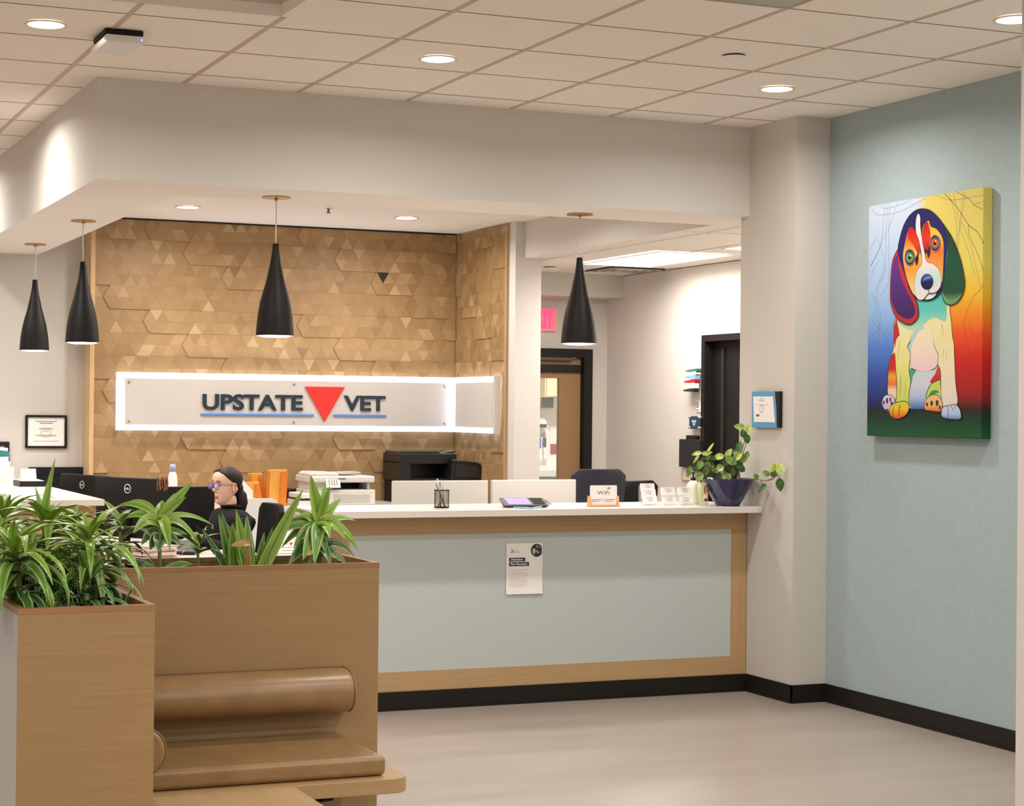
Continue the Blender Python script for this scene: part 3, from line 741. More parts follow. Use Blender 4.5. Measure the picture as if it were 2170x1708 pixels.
cs = thing('seat_cushion', 'flat tan leather seat cushion on the oak bench', 'cushion', (1.6, 5.65, z0))
MB().box(P1X1+.012, 2.082, ya, yb_, z0, z1).build('cover', M_LEATH, cs, bevel=.020, seg=5)
for z in (z0+.006, z1-.006):
    pass
def bolster(name, L, R, label, loc, rz, w):
    """D-section bolster: flat back at y=0, bulging to -y, length along x from 0 to L"""
    t = thing(name, label, 'cushion', loc, rz, 'tan bolsters on the bench')
    n = 20; prof = []
    for i in range(n+1):
        a = -PI/2+PI*i/n
        prof.append((-w*(abs(math.cos(a))**.62), R*math.sin(a)*1.0))
    mb = MB(); xs = [0, .004, .014, .03, L-.03, L-.014, L-.004, L]; sc = [.86, .93, .98, 1, 1, .98, .93, .86]
    vs = []; m = len(prof)
    for x, s_ in zip(xs, sc):
        for (y, z) in prof: vs.append((x, y*s_, z*s_))
    fs = []
    for j in range(len(xs)-1):
        for i in range(m-1): fs.append((j*m+i, j*m+i+1, (j+1)*m+i+1, (j+1)*m+i))
        fs.append((j*m+m-1, j*m, (j+1)*m, (j+1)*m+m-1))
    mb.add(vs, fs, True); mb.add([vs[i] for i in range(m)], [tuple(range(m))]); mb.add([vs[(len(xs)-1)*m+i] for i in range(m)], [tuple(range(m))])
    mb.build('cover', M_LEATH, t, off=L0)
    for x in (.010, L-.010):
        MB().tube([(x, y*.985, z*.985) for y, z in prof], .0022, 6).build('piping', M_LEATH, t, off=L0)
    return t
tp = onY(735, 1418, P2Y-.07); bt = onY(735, 1510, P2Y-.06)
ex = onY(747, 1470, P2Y-.07).x
RB = (tp.z-bt.z)/2
print('bolster', tp, bt, ex, RB)
bolster('back_bolster', ex-1.32, RB, 'tan leather bolster fixed along the long planter, above the seat cushion', (1.32, P2Y-.001, (tp.z+bt.z)/2), 0, .13)
bolster('side_bolster', .72, .080, 'short tan leather bolster on the side of the foreground planter, only its rounded end showing', (P1X1+.0015, 5.205, .587), PI/2, .130)
# ================================================================ EQUIPMENT ON THE DESKS
def monitor(label, x, y, z, ztop, w, h, rz, mback, logo=None, group=None, curved=0.0):
    """back faces local -y; z is the desk top, ztop the top edge of the screen"""
    t = thing('monitor', label, 'monitor', (x, y, z), rz, group); zt = ztop-z; zb = zt-h
    mb = MB(); n = 12; vs = []
    for sgn, dep in ((0, -.016), (1, .012)):
        for i in range(n+1):
            u = -w/2+w*i/n; yy = dep-curved*(1-(2*u/w)**2)
            vs += [(u, yy, zb), (u, yy, zt)]
    m = 2*(n+1); fs = []
    for i in range(n):
        a = 2*i; fs += [(a, a+2, a+3, a+1), (m+a, m+a+1, m+a+3, m+a+2), (a+1, a+3, m+a+3, m+a+1), (a, m+a, m+a+2, a+2)]
    fs += [(0, 1, m+1, m), (2*n, m+2*n, m+2*n+1, 2*n+1)]
    mb.add(vs, fs); mb.build('housing', mback, t, off=L0, bevel=.005)
    mb = MB()
    for i in range(n):
        u0, u1 = -w/2+.008+(w-.016)*i/n, -w/2+.008+(w-.016)*(i+1)/n
        f = lambda u: .0135-curved*(1-(2*u/w)**2)
        mb.add([(u0, f(u0), zb+.012), (u1, f(u1), zb+.012), (u1, f(u1), zt-.008), (u0, f(u0), zt-.008)], [(3, 2, 1, 0)])
    mb.build('screen', mat('screen_glow', (150, 160, 175), .3, emit=(170, 185, 210), estr=.5), t, off=L0)
    MB().box(-.035, .035, -.055-curved, -.017-curved, .012, zb+h*.45).build('stand', mback, t, off=L0, bevel=.006)
    MB().box(-.12, .12, -.10-curved, .08, 0, .012).build('foot', mback, t, off=L0, bevel=.004)
    if logo:
        mb = MB(); R = .027*logo; zc = zt-.068; yy = -.0168-curved
        mb.tube([(R*math.cos(a), yy, zc+R*math.sin(a)) for a in [2*PI*i/28 for i in range(29)]], .0022*logo, 6, cap=False)
        put_text(mb, 'DELL', lambda u, v, d: (u-R*.68, yy-.001-d, zc-R*.23+v), R*1.36, R*.46, bold=.03)
        mb.build('logo', mat('silver_logo', (226, 226, 226) if logo > .95 else (96, 92, 90), .4), t, off=L0)
    return t
M_MONW = mat('monitor_silver_white', (206, 201, 194), .4)
monitor('left one of the two white monitors behind the tall counter', 4.049, 9.76, .75, 1.19, .605, .34, 0.0, M_MONW, None, 'white monitors behind the counter')
monitor('right one of the two white monitors, behind the black card terminal', 4.655, 9.76, .75, 1.192, .565, .34, .03, M_MONW, None, 'white monitors behind the counter')
monitor('black monitor with a silver round logo and strings of wooden beads on its corner', 2.485, 10.98, .75, 1.168, .60, .37, -1.02, M_BLACKM, 1.0, 'black monitors', .012)
monitor('black monitor farthest left, with a faint round logo, above the side counter', 2.415, 12.05, .75, 1.147, .54, .31, -1.16, M_BLACKM, .9, 'black monitors', .008)
monitor('plain black monitor right behind the woman\'s face', 2.90, 11.55, .75, 1.085, .54, .325, -.05, M_BLACK, None, 'black monitors')

def cyl_between(mb, a, b, r, n=8): mb.tube([a, b], r, n)
# bead strings hanging on the monitor corner
t = thing('bead_strings', 'strings of brown wooden beads draped over the corner of the black monitor', 'beads', (2.66, 10.72, 1.07))
p = onY(345, 1012, 10.715)
for k in range(5):
    mb = MB(); x0 = 334+k*5.2
    for i in range(10):
        q = onY(x0+math.sin(i*.8+k)*.7, 1011+i*(3.1-.25*(k % 3)), 10.70)
        mb.ball((q.x, q.y, q.z), .0052, 8, 6)
    mb.build('bead_string', mat('beads%d' % (k % 2), ((120, 66, 40), (168, 104, 66))[k % 2], .35), t)
# white bottle
q = onY(366, 1000, 12.8)
t = thing('spray_bottle', 'white bottle with a pale lavender cap behind the beads', 'bottle', (q.x, 12.8, .88))
MB().lathe([(.034, 0), (.036, .01), (.036, .2), (.028, .24), (.018, .26)], (q.x, 12.8, .88), 20).build('body', M_WHITE, t)
MB().lathe([(.022, .26), (.022, .30), (.018, .31)], (q.x, 12.8, .88), 16).build('cap', mat('lavender_cap', (176, 180, 214), .4), t)

# side counter clutter
def onsc(x, y): return onZ(x, y, 1.073)
t = thing('framed_certificate', 'black-framed certificate hanging on the left back wall', 'framed certificate', (2.435, 13.64, 1.29))
fx0, fx1, fz0, fz1 = 2.280, 2.590, 1.287, 1.537
def frame_at(t, x0, x1, z0, z1, y, b, m, paper=True, d=.02):
    MB().box(x0, x1, y-d, y, z0, z0+b).box(x0, x1, y-d, y, z1-b, z1).box(x0, x0+b, y-d, y, z0+b, z1-b).box(x1-b, x1, y-d, y, z0+b, z1-b).build('frame', m, t, bevel=.002)
    MB().box(x0+b, x1-b, y-.008, y-.004, z0+b, z1-b).build('certificate', M_PAPER if paper else m, t)
frame_at(t, fx0, fx1, fz0, fz1, 13.648, .017, M_BLACKG)
mb = MB()
for (dz, w_, hh) in ((.028, .16, .006), (.041, .10, .007), (.082, .11, .006), (.094, .035, .003), (.106, .04, .003), (.132, .16, .004), (.140, .14, .003), (.178, .19, .003)):
    mb.box(2.435-w_/2, 2.435+w_/2, 13.6385, 13.640, fz1-.017-dz-hh, fz1-.017-dz)
mb.build('printed_line', M_GREYTXT, t)
mb = MB(); mb.lathe([(.028, 0), (.044, 0)], (2.435, 13.6395, 1.405), 30, 'y', cap=False, smooth=False); mb.build('seal', mat('pale_seal', (214, 212, 206), .8), t)
p = onY(20, 936, 13.63)
t = thing('picture_frame', 'dark frame cut off by the left edge of the picture, behind the leaflets', 'picture frame', (p.x-.15, 13.63, 1.073))
frame_at(t, p.x-.30, p.x, 1.074, p.z, 13.645, .034, M_BLACKM)
a, b = onY(62, 990, 13.6), onY(187, 1032, 13.6)
t = thing('framed_board', 'wide black-framed board low on the back wall, behind the left monitor', 'board', ((a.x+b.x)/2, 13.62, 0.75))
frame_at(t, a.x, b.x, .752, a.z, 13.645, .045, M_BLACKG, False, .04)
# leaflets
c = onsc(3, 1013)
t = thing('leaflet_holder', 'clear holder with white and teal leaflets at the far left', 'leaflet holder', (c.x, 12.9, 1.073))
x_ = onY(4, 990, 12.9).x
MB().box(x_-.10, x_+.06, 12.88, 12.95, 1.073, 1.10).box(x_-.10, x_+.06, 12.945, 12.95, 1.10, 1.20).build('stand', mat('clear_acrylic', (235, 238, 240), .05, alpha=.35), t)
for k, (cc, hh, tl) in enumerate((((240, 236, 232), .225, .01), ((34, 110, 108), .205, .03), ((236, 232, 228), .16, -.01), ((228, 226, 220), .13, .02))):
    rot = Matrix.Rotation(tl*4, 3, 'Y')
    MB().cbox((x_-.005+k*.004, 12.94-k*.013, 1.078+hh/2+.004), (.095, .004, hh), rot).build('leaflet', mat('leaf%d' % k, cc, .6), t)
for k, (px, py, w_, h_, lb) in enumerate(((21, 1010, .055, .10, 'cream card holder standing on the side counter by the leaflets'), (7, 1011, .075, .045, 'small cream card stand at the left edge of the picture'))):
    c = onsc(px, py); yy = 12.55-.25*k; xx = onY(px, py, yy).x
    t = thing('card_stand', lb, 'card stand', (xx, yy, 1.073))
    MB().box(xx-w_/2, xx+w_/2, yy-.03, yy+.03, 1.073, 1.085).build('base', M_WHITE, t, bevel=.002)
    MB().cbox((xx, yy, 1.085+h_/2), (w_, .006, h_), Matrix.Rotation(-.25, 3, 'X')).build('card', mat('cream_card', (240, 230, 210), .6), t)
# paper tray
a, b = onY(70, 1026, 12.0), onY(115, 1034, 12.0)
t = thing('paper_tray', 'low black paper tray with white papers beside the left monitor', 'paper tray', ((a.x+b.x)/2, 12.05, 1.073))
xx0, xx1 = 1.965, 2.135
MB().box(xx0, xx1, 11.95, 12.22, 1.073, 1.078).box(xx0, xx1, 11.95, 11.956, 1.078, 1.108).box(xx0, xx0+.006, 11.956, 12.22, 1.078, 1.108).box(xx1-.006, xx1, 11.956, 12.22, 1.078, 1.108).build('tray', M_BLACK, t)
MB().box(xx0+.012, xx1-.012, 11.965, 12.21, 1.079, 1.112).build('paper_stack', M_PAPER, t)
MB().prism([(12.10, 1.113), (12.17, 1.113), (12.135, 1.185)], lambda u, v, h: (h, u, v), 2.0, 2.10).build('tent_card', M_PAPER, t)

# envelopes on the back counter
M_ENV = mat('manila_orange', (224, 158, 66), .7, noise=.06, nscale=12); M_ENVD = mat('manila_edge', (214, 120, 30), .75)
def envelope(px0, px1, pyt, pyb, y, tilt, label, lean=.0, folds=1, pz=None):
    a, b = onY(px0, pyt, y), onY(px1, pyt, y)
    w_ = b.x-a.x; zt = a.z; z0 = .881
    t = thing('envelope_stack', label, 'envelopes', ((a.x+b.x)/2, y, z0), 0, 'orange envelopes on the back counter')
    n = 4
    for k in range(n):
        d = .022; yy = y+k*d+.01; zt_ = zt-.004*((k*3) % 4)
        xs = a.x-.002*k+lean*0
        MB().prism([(xs, z0), (xs+w_, z0), (xs+w_+tilt, zt_), (xs+tilt, zt_)], lambda u, v, h: (u, h, v), yy, yy+d*.8).build('envelope', M_ENV if k % 2 == 0 else M_ENVD, t, bevel=.006)
    MB().prism([(a.x+w_*.62+tilt*.0, z0), (a.x+w_, z0), (a.x+w_+tilt, zt-.012), (a.x+w_*.62+tilt, zt-.02)], lambda u, v, h: (u, h, v), y-.002, y+.009).build('fold', M_ENVD, t)
envelope(531, 556, 1021, 1062, 12.78, -.02, 'short stack of orange envelopes, leftmost, nearest the woman\'s head')
envelope(545, 570, 1002, 1062, 12.90, -.045, 'middle stack of orange envelopes leaning to the left')
envelope(571, 607, 995, 1062, 12.76, .01, 'tallest stack of orange envelopes, rightmost of the three')
a, b = onY(606, 1037, 13.2), onY(668, 1054, 13.2)
tag(MB().box(a.x, b.x+.05, 13.18, 13.36, .88, a.z).build('storage_tray', M_BLACKM, bevel=.004), 'low dark tray against the timber wall behind the white scanner', 'tray')
a = onY(626, 1044, 12.85); b = onY(661, 1044, 12.85)
t = thing('document_scanner', 'flat white scanner with a dark seam, left of the white printer', 'scanner', ((a.x+b.x)/2, 12.9, .88))
zt = a.z; MB().box(a.x-.01, b.x-.01, 12.72, 13.02, .881, zt-.05).build('base', M_WHITE, t, bevel=.006)
MB().box(a.x-.005, b.x, 12.715, 13.02, zt-.05, zt-.042).build('seam', M_BLACK, t)
MB().box(a.x, b.x, 12.72, 13.02, zt-.042, zt).build('lid', M_WHITE, t, bevel=.008)
# low white panel with a rounded corner behind the woman
a = onY(478, 1057, 12.35); b = onY(588, 1057, 12.35)
R = .045; arc = [(b.x-R+R*math.sin(x), a.z-R+R*math.cos(x)) for x in [i*PI/2/8 for i in range(8, -1, -1)]]
tag(MB().prism([(a.x, 0), (b.x, 0)]+arc+[(a.x, a.z)], lambda u, v, h: (u, h, v), 12.34, 12.37).build('divider_panel', M_WHITE), 'low white panel with a rounded corner just behind the woman', 'panel')
a = onY(505, 1000, 12.7); b = onY(533, 1040, 12.7)
tag(MB().prism([(a.x-.02, .881), (b.x+.01, .881), (b.x+.01, b.z), (a.x+.03, onY(515, 1015, 12.7).z), (a.x-.02, a.z)], lambda u, v, h: (u, h, v), 12.70, 12.712).build('white_folder', M_PAPER), 'white folder with a slanted edge standing behind the woman\'s head', 'folder')

# white printer
px = lambda x, y: onY(x, y, 12.75)
t = thing('printer', 'white all-in-one printer with a raised scanner lid on the back counter', 'printer', (px(730, 1000).x, 12.95, .88))
x0, x1 = px(662, 1040).x, px(796, 1040).x
zb = px(700, 1038).z
M_PW = mat('printer_white', (218, 215, 210), .35); M_PG = mat('printer_grey', (188, 185, 180), .4)
MB().box(x0, x1, 12.75, 13.15, .881, zb).build('body', M_PW, t, bevel=.012, seg=3)
MB().box(x0+.17, x1-.045, 12.747, 12.751, .90, zb-.035).build('front_flap', M_PG, t, bevel=.002)
zs0, zs1 = px(700, 1023).z, px(700, 1009).z
MB().box(x0+.01, x0+.17, 12.78, 13.12, zb, zs0+.01).box(x1-.05, x1-.03, 12.80, 13.12, zb, zs0+.01).box(x0+.17, x1-.05, 13.0, 13.12, zb, zs0+.01).build('column', M_PW, t, bevel=.004)
MB().box(x0+.17, x1-.05, 12.99, 13.0, zb, zs0).build('paper_slot', M_BLACK, t)
MB().box(x0-.01, x1-.01, 12.74, 13.14, zs0, zs1).build('scanner', M_PW, t, bevel=.012, seg=3)
za = px(700, 1001.5).z
MB().prism([(x0-.005, zs1), (x0+.23, zs1), (x0+.205, za), (x0+.03, za+.004), (x0, za-.01)], lambda u, v, h: (u, h, v), 12.80, 13.1).build('feeder', M_PW, t, bevel=.008)
MB().prism([(x0+.20, zs1+.006), (x1-.08, za-.01), (x1-.082, za), (x0+.20, zs1+.022)], lambda u, v, h: (u, h, v), 12.86, 13.08).build('feeder_tray', M_PG, t, bevel=.002)
MB().cbox((x0+.155, 12.735, (zb+zs0)/2+.028), (.115, .012, .085), Matrix.Rotation(-.4, 3, 'X')).build('control_panel', M_PW, t, bevel=.003)
mb = MB()
for i in range(4): mb.cbox((x0+.125+i*.02, 12.727, (zb+zs0)/2+.03), (.005, .004, .045), Matrix.Rotation(-.4, 3, 'X'))
mb.build('keypad', M_GREYTXT, t)
MB().box(x0+.20, x0+.26, 12.736, 12.741, zs1-.022, zs1-.016).build('handle', mat('dark_label', (90, 88, 86), .5), t)
# black printer in the corner
px = lambda x, y: onY(x, y, 12.95)
x0, x1 = px(848, 970).x, px(1012, 970).x
zt, zb = px(900, 956).z, px(900, 1019).z
t = thing('printer', 'black office printer on a stand in the timber corner, with an angled front panel', 'printer', ((x0+x1)/2, 13.1, .88))
M_BP = mat('printer_black', (22, 20, 20), .35); M_BP2 = mat('printer_charcoal', (40, 37, 36), .4)
xm = px(955, 970).x
MB().box(x0+.02, 5.58, 12.98, 13.34, .88, zb-.002).build('stand', M_BLACKM, t)
MB().box(x0, x0+.09, 12.95, 13.33, zb, zt-.08).box(x0+.09, xm, 13.20, 13.33, zb, zt-.08).box(x0+.09, xm, 12.95, 13.2, zb, zb+.018).build('body', M_BP, t, bevel=.006)
MB().box(x0, xm+.05, 12.94, 13.33, zt-.10, zt-.018).build('scanner', M_BP, t, bevel=.008)
MB().prism([(x0+.005, zt-.018), (xm-.07, zt-.018), (xm-.10, zt), (x0+.01, zt)], lambda u, v, h: (u, h, v), 12.97, 13.3).build('lid', M_BP2, t, bevel=.004)
MB().prism([(xm-.06, zt-.045), (x1-.17, zt-.012), (x1-.17, zt+.002), (xm-.05, zt-.016)], lambda u, v, h: (u, h, v), 13.0, 13.28).build('feeder_tray', M_BP2, t)
MB().prism([(xm-.04, zb), (x1+.01, zb), (x1-.005, zb+.13), (x1-.04, zt-.085), (xm-.02, zt-.06)], lambda u, v, h: (u, h, v), 12.86, 13.24).build('finisher', M_BP, t, bevel=.01)
MB().prism([(xm+.0, zb+.03), (x1-.02, zb+.03), (x1-.04, zt-.12), (xm+.01, zt-.09)], lambda u, v, h: (u, h, v), 12.853, 12.861).build('front_panel', M_BP2, t)
MB().box(x0+.035, x0+.075, 12.944, 12.951, zb+.05, zb+.09).build('touch_panel', M_BLACKG, t)

# chairs behind the counter
def chair(name, label, x, y, rz, zt, w, m, arms=True, back_h=.5):
    t = thing(name, label, 'chair', (x, y, 0), rz, None)
    for i in range(5):
        a = 2*PI*i/5+.3
        MB().tube([(0, 0, .09), (.15*math.cos(a), .15*math.sin(a), .075), (.29*math.cos(a), .29*math.sin(a), .06)], [.022, .018, .014], 8).lathe([(.0001, -.012), (.026, -.012), (.026, .012), (.0001, .012)], (.29*math.cos(a), .29*math.sin(a), .0262), 14, 'y', cap=False).build('leg', M_BLACK, t, off=L0)
    MB().tube([(0, 0, .07), (0, 0, .43)], .022, 12).build('gas_column', M_BLACK, t, off=L0)
    MB().box(-.24, .24, -.23, .25, .43, .50).build('seat', m, t, off=L0, bevel=.03, seg=4)
    n = 12; vs = []; fs = []; z0 = zt-back_h
    for j in range(n+1):
        v = j/n; z = z0+back_h*v; ww = w/2*(1-.10*(1-v)-.0*v); r = .055
        if z > zt-r: ww -= r-math.sqrt(max(0, r*r-(z-(zt-r))**2))
        yb = -.235-.05*v
        for i in range(9):
            u = -1+i/4; vs.append((ww*u, yb+.03*u*u, z))
    m9 = len(vs); vs += [(a, b-.045*(1-.3*abs(a)/(w/2)), c) for a, b, c in vs]
    for j in range(n):
        for i in range(8):
            a = j*9+i; fs += [(a, a+1, a+10, a+9), (m9+a, m9+a+9, m9+a+10, m9+a+1)]
    for j in range(n): fs += [(j*9, j*9+9, m9+j*9+9, m9+j*9), (j*9+8, m9+j*9+8, m9+j*9+17, j*9+17)]
    for i in range(8): fs += [(i, m9+i, m9+i+1, i+1), (n*9+i, n*9+i+1, m9+n*9+i+1, m9+n*9+i)]
    MB().add(vs, fs, True).build('backrest', m, t, off=L0, bevel=.008, seg=3)
    MB().box(-.03, .03, -.30, -.2, .42, z0+.12).build('back_support', M_BLACK, t, off=L0, bevel=.008)
    if arms:
        for s in (-1, 1):
            MB().tube([(s*.25, -.1, .44), (s*.29, -.08, .5), (s*.29, -.06, .64)], .014, 8).box(s*.29-.03, s*.29+.03, -.18, .12, .64, .665).build('armrest', M_BLACK, t, off=L0, bevel=.006)
    return t
M_NAVY = mat('navy_fabric', (44, 44, 58), .8, bump=.2, bscale=400)
a, b = onY(1222, 992, 10.45), onY(1303, 998, 10.45)
chair('office_chair', 'dark navy chair back right of the white monitors', (a.x+b.x)/2+.01, 10.70, 0, a.z-.005, .40, M_NAVY)
a = onY(1350, 1018, 11.35)
chair('office_chair', 'black chair, lower than the navy one beside it, behind the card holders', a.x, 11.65, .1, a.z, .34, M_BLACK)
chair('office_chair', 'black office chair the woman sits in', 3.11, 10.93, PI/2, 1.000, .46, mat('chair_fabric_black', (12, 11, 11), .75, spec=.3, bump=.2, bscale=400))

# ================================================================ ON THE TALL COUNTER
ZT = 1.0732
# pen cup
c = onZ(936, 1075, ZT); cx, cyy = c.x, 9.03
cx = onY(936, 1070, cyy).x
t = thing('pen_cup', 'black wire-mesh cup of pens on the tall counter', 'pen cup', (cx, cyy, ZT))
mb = MB(); R = .040; H = .095
for i in range(30):
    a = 2*PI*i/30
    for sg in (1, -1): mb.tube([(cx+R*math.cos(a+sg*k*.26), cyy+R*math.sin(a+sg*k*.26), ZT+.004+H*k/5) for k in range(6)], .00065, 3, cap=False)
mb.lathe([(.0001, .001), (R, .001), (R, .005), (R-.002, .005)], (cx, cyy, ZT), 30, cap=False)
mb.tube([(cx+R*math.cos(a), cyy+R*math.sin(a), ZT+H) for a in [2*PI*i/30 for i in range(31)]], .0025, 6, cap=False)
mb.build('mesh_cup', M_BLACKM, t)
pens = [((.02, .0), (-.032, -.01, .158), (205, 190, 175)), ((-.02, .01), (.034, .012, .125), (190, 180, 170)), ((-.015, -.012), (-.02, .0, .135), (170, 160, 150)), ((.0, .015), (-.008, .01, .138), (60, 50, 48)), ((.01, -.015), (.002, -.004, .137), (180, 172, 160)), ((.022, .01), (-.028, .018, .13), (120, 100, 90))]
for i, (b0, t0, cc) in enumerate(pens):
    p = MB().tube([(cx+b0[0], cyy+b0[1], ZT+.007), (cx+b0[0]*.4+t0[0]*.6, cyy+b0[1]*.4+t0[1]*.6, ZT+t0[2]*.6), (cx+t0[0], cyy+t0[1], ZT+t0[2])], .0038, 8).build('pen', mat('pen%d' % i, cc, .4))
    tag(p, ('cream pen leaning left out of the mesh cup, tallest', 'pale pen leaning right out of the mesh cup', 'grey pen in the cluster at the left of the mesh cup', 'dark pen in the middle of the mesh cup', 'pale pen standing nearly upright in the mesh cup', 'brown pen at the back left of the mesh cup')[i], 'pen', 'pens in the mesh cup')
# card terminal
yy = 9.0; a, b = onY(1066, 1060, yy), onY(1156, 1060, yy); x0, x1 = a.x, b.x
t = thing('card_terminal', 'black card terminal with a pale purple screen on the tall counter', 'card terminal', ((x0+x1)/2, yy, ZT), -.12)
W = x1-x0
fT = lambda u, v, h: (u, h, v)
def wedge(mb, xa, xb, y0, y1, z00, z01, th):  # slanted slab
    return mb.add([(xa, y0, z00), (xb, y0, z00), (xb, y1, z01), (xa, y1, z01), (xa, y0, z00+th), (xb, y0, z00+th), (xb, y1, z01+th), (xa, y1, z01+th)], [(0, 3, 2, 1), (4, 5, 6, 7), (0, 1, 5, 4), (1, 2, 6, 5), (2, 3, 7, 6), (3, 0, 4, 7)])
MB().add([(-W/2+.02, -.05, 0), (W/2-.02, -.05, 0), (W/2-.02, .05, 0), (-W/2+.02, .05, 0), (-W/2, -.06, .012), (W/2, -.06, .012), (W/2, .065, .050), (-W/2, .065, .050)], [(0, 3, 2, 1), (4, 5, 6, 7), (0, 1, 5, 4), (1, 2, 6, 5), (2, 3, 7, 6), (3, 0, 4, 7)]).build('body', M_BP2, t, off=L0, bevel=.005)
wedge(MB(), -W/2+.025, .03, -.045, .05, .0165, .0458, .002).build('screen', mat('purple_screen', (158, 146, 190), .25, emit=(150, 135, 190), estr=.35), t, off=L0)
wedge(MB(), .045, W/2-.02, -.045, .05, .0165, .0458, .0015).build('keypad', M_BLACKG, t, off=L0)
MB().tube([(W/2-.005, .04, .04), (W/2+.006, 0, .03), (W/2+.010, -.045, .018)], .004, 8).build('stylus', M_GREYTXT, t, off=L0)
# pens lying in front
for (pa, pb, cc, lb) in (((1088, 1075), (1122, 1076), (110, 190, 220), 'light blue pen lying in front of the card terminal'), ((1122, 1077), (1153, 1073), (140, 205, 232), 'pale blue plastic slip lying at the right of the card terminal')):
    A, B = onZ(pa[0], pa[1], ZT+.005), onZ(pb[0], pb[1], ZT+.005)
    A.z = B.z = ZT+.0046
    p = MB().tube([A, A.lerp(B, .5), B], [.0035, .0042, .0042], 8).build('lying_pen', mat(lb[:9], cc, .35)); tag(p, lb, 'pen')
a = onZ(1015, 1078, ZT)
mb = MB().box(a.x-.12, a.x+.10, 8.93, 9.07, ZT+.0003, ZT+.0012); tag(mb.build('paper_slip', M_PAPER), 'thin white paper lying flat on the tall counter between pen cup and terminal', 'paper')
# wifi sign
yy = 8.97; x0, x1 = onY(1250.5, 1050, yy).x, onY(1307, 1050, yy).x
t = thing('wifi_sign', 'white WiFi card in a small wooden stand on the tall counter', 'sign', ((x0+x1)/2, yy, ZT))
zt = onY(1278, 1028.5, yy).z; zw = onY(1278, 1051, yy).z
def rrect(x0, x1, z0, z1, r, n=5):
    p = []
    for cxx, czz, a0 in ((x1-r, z1-r, 0), (x0+r, z1-r, PI/2), (x0+r, z0+r, PI), (x1-r, z0+r, 1.5*PI)):
        for i in range(n+1):
            a = a0+PI/2*i/n; p.append((cxx+r*math.cos(a), czz+r*math.sin(a)))
    return p
MB().prism(rrect(x0, x1, ZT+.008, zt, .008), lambda u, v, h: (u, h, v), yy-.002, yy+.002).build('card', M_PAPER, t)
M_BIRCH = mat('birch_stand', (222, 168, 112), .5)
MB().box(x0-.010, x1+.010, yy-.022, yy+.022, ZT, ZT+.010).build('base', M_BIRCH, t, bevel=.002)
for s_, xx in ((-1, x0-.004), (1, x1+.004)):
    MB().prism([(yy-.014, ZT+.010), (yy+.018, ZT+.010), (yy+.012, zw), (yy-.006, zw)], lambda u, v, h: (h, u, v), xx-.006, xx+.006).build('side_clamp', M_BIRCH, t)
mb = MB(); wf = (x1-x0)
put_text(mb, 'WiFi', lambda u, v, d: (x0+wf*.26+u, yy-.0026-d, zt-.052+v), wf*.45, .021, bold=.0)
for k, r in enumerate((.005, .0095, .014)):
    mb.tube([(x0+wf*.69+r*math.cos(a), yy-.0028, zt-.026+r*math.sin(a)) for a in [PI*.22+i*PI*.56/8 for i in range(9)]], .0009, 4)
for u0, u1, zz in ((.06, .42, .078), (.06, .36, .087), (.56, .94, .078), (.56, .86, .087)): mb.box(x0+wf*u0, x0+wf*u1, yy-.0028, yy-.0022, zt-zz-.0022, zt-zz)
mb.box(x0+wf*.485, x0+wf*.495, yy-.0028, yy-.0022, zt-.092, zt-.072)
mb.build('printing', mat('dark_grey_print', (70, 68, 68), .7), t)
# business card holders
M_ACR = mat('thin_acrylic', (240, 242, 244), .05, alpha=.14)
def cards(t, x, y, z, w=.086, h=.046):
    rot = Matrix.Rotation(-.22, 3, 'X')
    o = MB().cbox((x, y, z+h/2), (w, .012, h), rot).build('card_stack', M_PAPER, t)
    def f(u, v, d):
        q = rot @ Vector((u, -.0062-d, v)); return (x+q.x, y+q.y, z+h/2+q.z)
    MB().prism([(-.0045, .0175), (.0045, .0175), (0, .0095)][::-1], f, .0002, .0006).build('logo', M_RED, o)
    mb = MB()
    for u0, u1, v in ((-.026, -.006, .0125), (.006, .020, .0125), (-.018, .018, .003), (-.014, .014, -.003)):
        mb.prism([(u0, v), (u1, v), (u1, v+.0022), (u0, v+.0022)], f, .0002, .0006)
    mb.build('printed_line', M_GREYTXT, o)
def holder(label, px, tiers, yb, dx=0):
    x = onY(px, 1050, yb).x
    t = thing('card_holder', label, 'card holder', (x, yb, ZT), 0, 'business card holders on the counter')
    mb = MB().box(x-.047, x+.047, yb-.028, yb+.055, ZT, ZT+.003)
    for k in range(tiers):
        yy, zz = yb-.012+k*.022, ZT+.004+k*(.052 if tiers == 2 else .036)
        mb.box(x-.047, x+.047, yy-.014, yy-.012, ZT+.003, zz+.014); mb.box(x-.047, x+.047, yy+.014, yy+.016, ZT+.003, zz+.036)
    mb.build('holder', M_ACR, t)
    for k in range(tiers): cards(t, x+(.004*k), yb-.002+k*.022, ZT+.004+k*(.052 if tiers == 2 else .036))
    return t
holder('clear three-tier card holder, leftmost of the card holders', 1377, 3, 9.04)
holder('clear two-tier card holder in the middle of the three', 1418, 2, 8.99)
holder('clear two-tier card holder, rightmost, beside the soap bottle', 1453.5, 2, 8.99)
# soap bottle
yy = 9.12; x = onY(1469, 1030, yy).x
t = thing('soap_bottle', 'cream soap bottle with a black pump behind the card holders', 'bottle', (x, yy, ZT))
k = onY(1469, 1018, yy).z-ZT
MB().lathe([(.0001, 0), (.036, 0), (.038, .006), (.038, k-.04), (.034, k-.022), (.022, k-.006), (.014, k)], (x, yy, ZT), 24, cap=False).build('body', mat('cream_soap', (232, 230, 205), .35), t)
MB().lathe([(.015, k), (.016, k+.012), (.013, k+.018), (.005, k+.020), (.005, k+.040), (.011, k+.042), (.011, k+.048), (.0001, k+.05)], (x, yy, ZT), 16, cap=False).tube([(x, yy, ZT+k+.045), (x-.03, yy-.01, ZT+k+.043)], .004, 8).build('pump', M_BLACK, t)
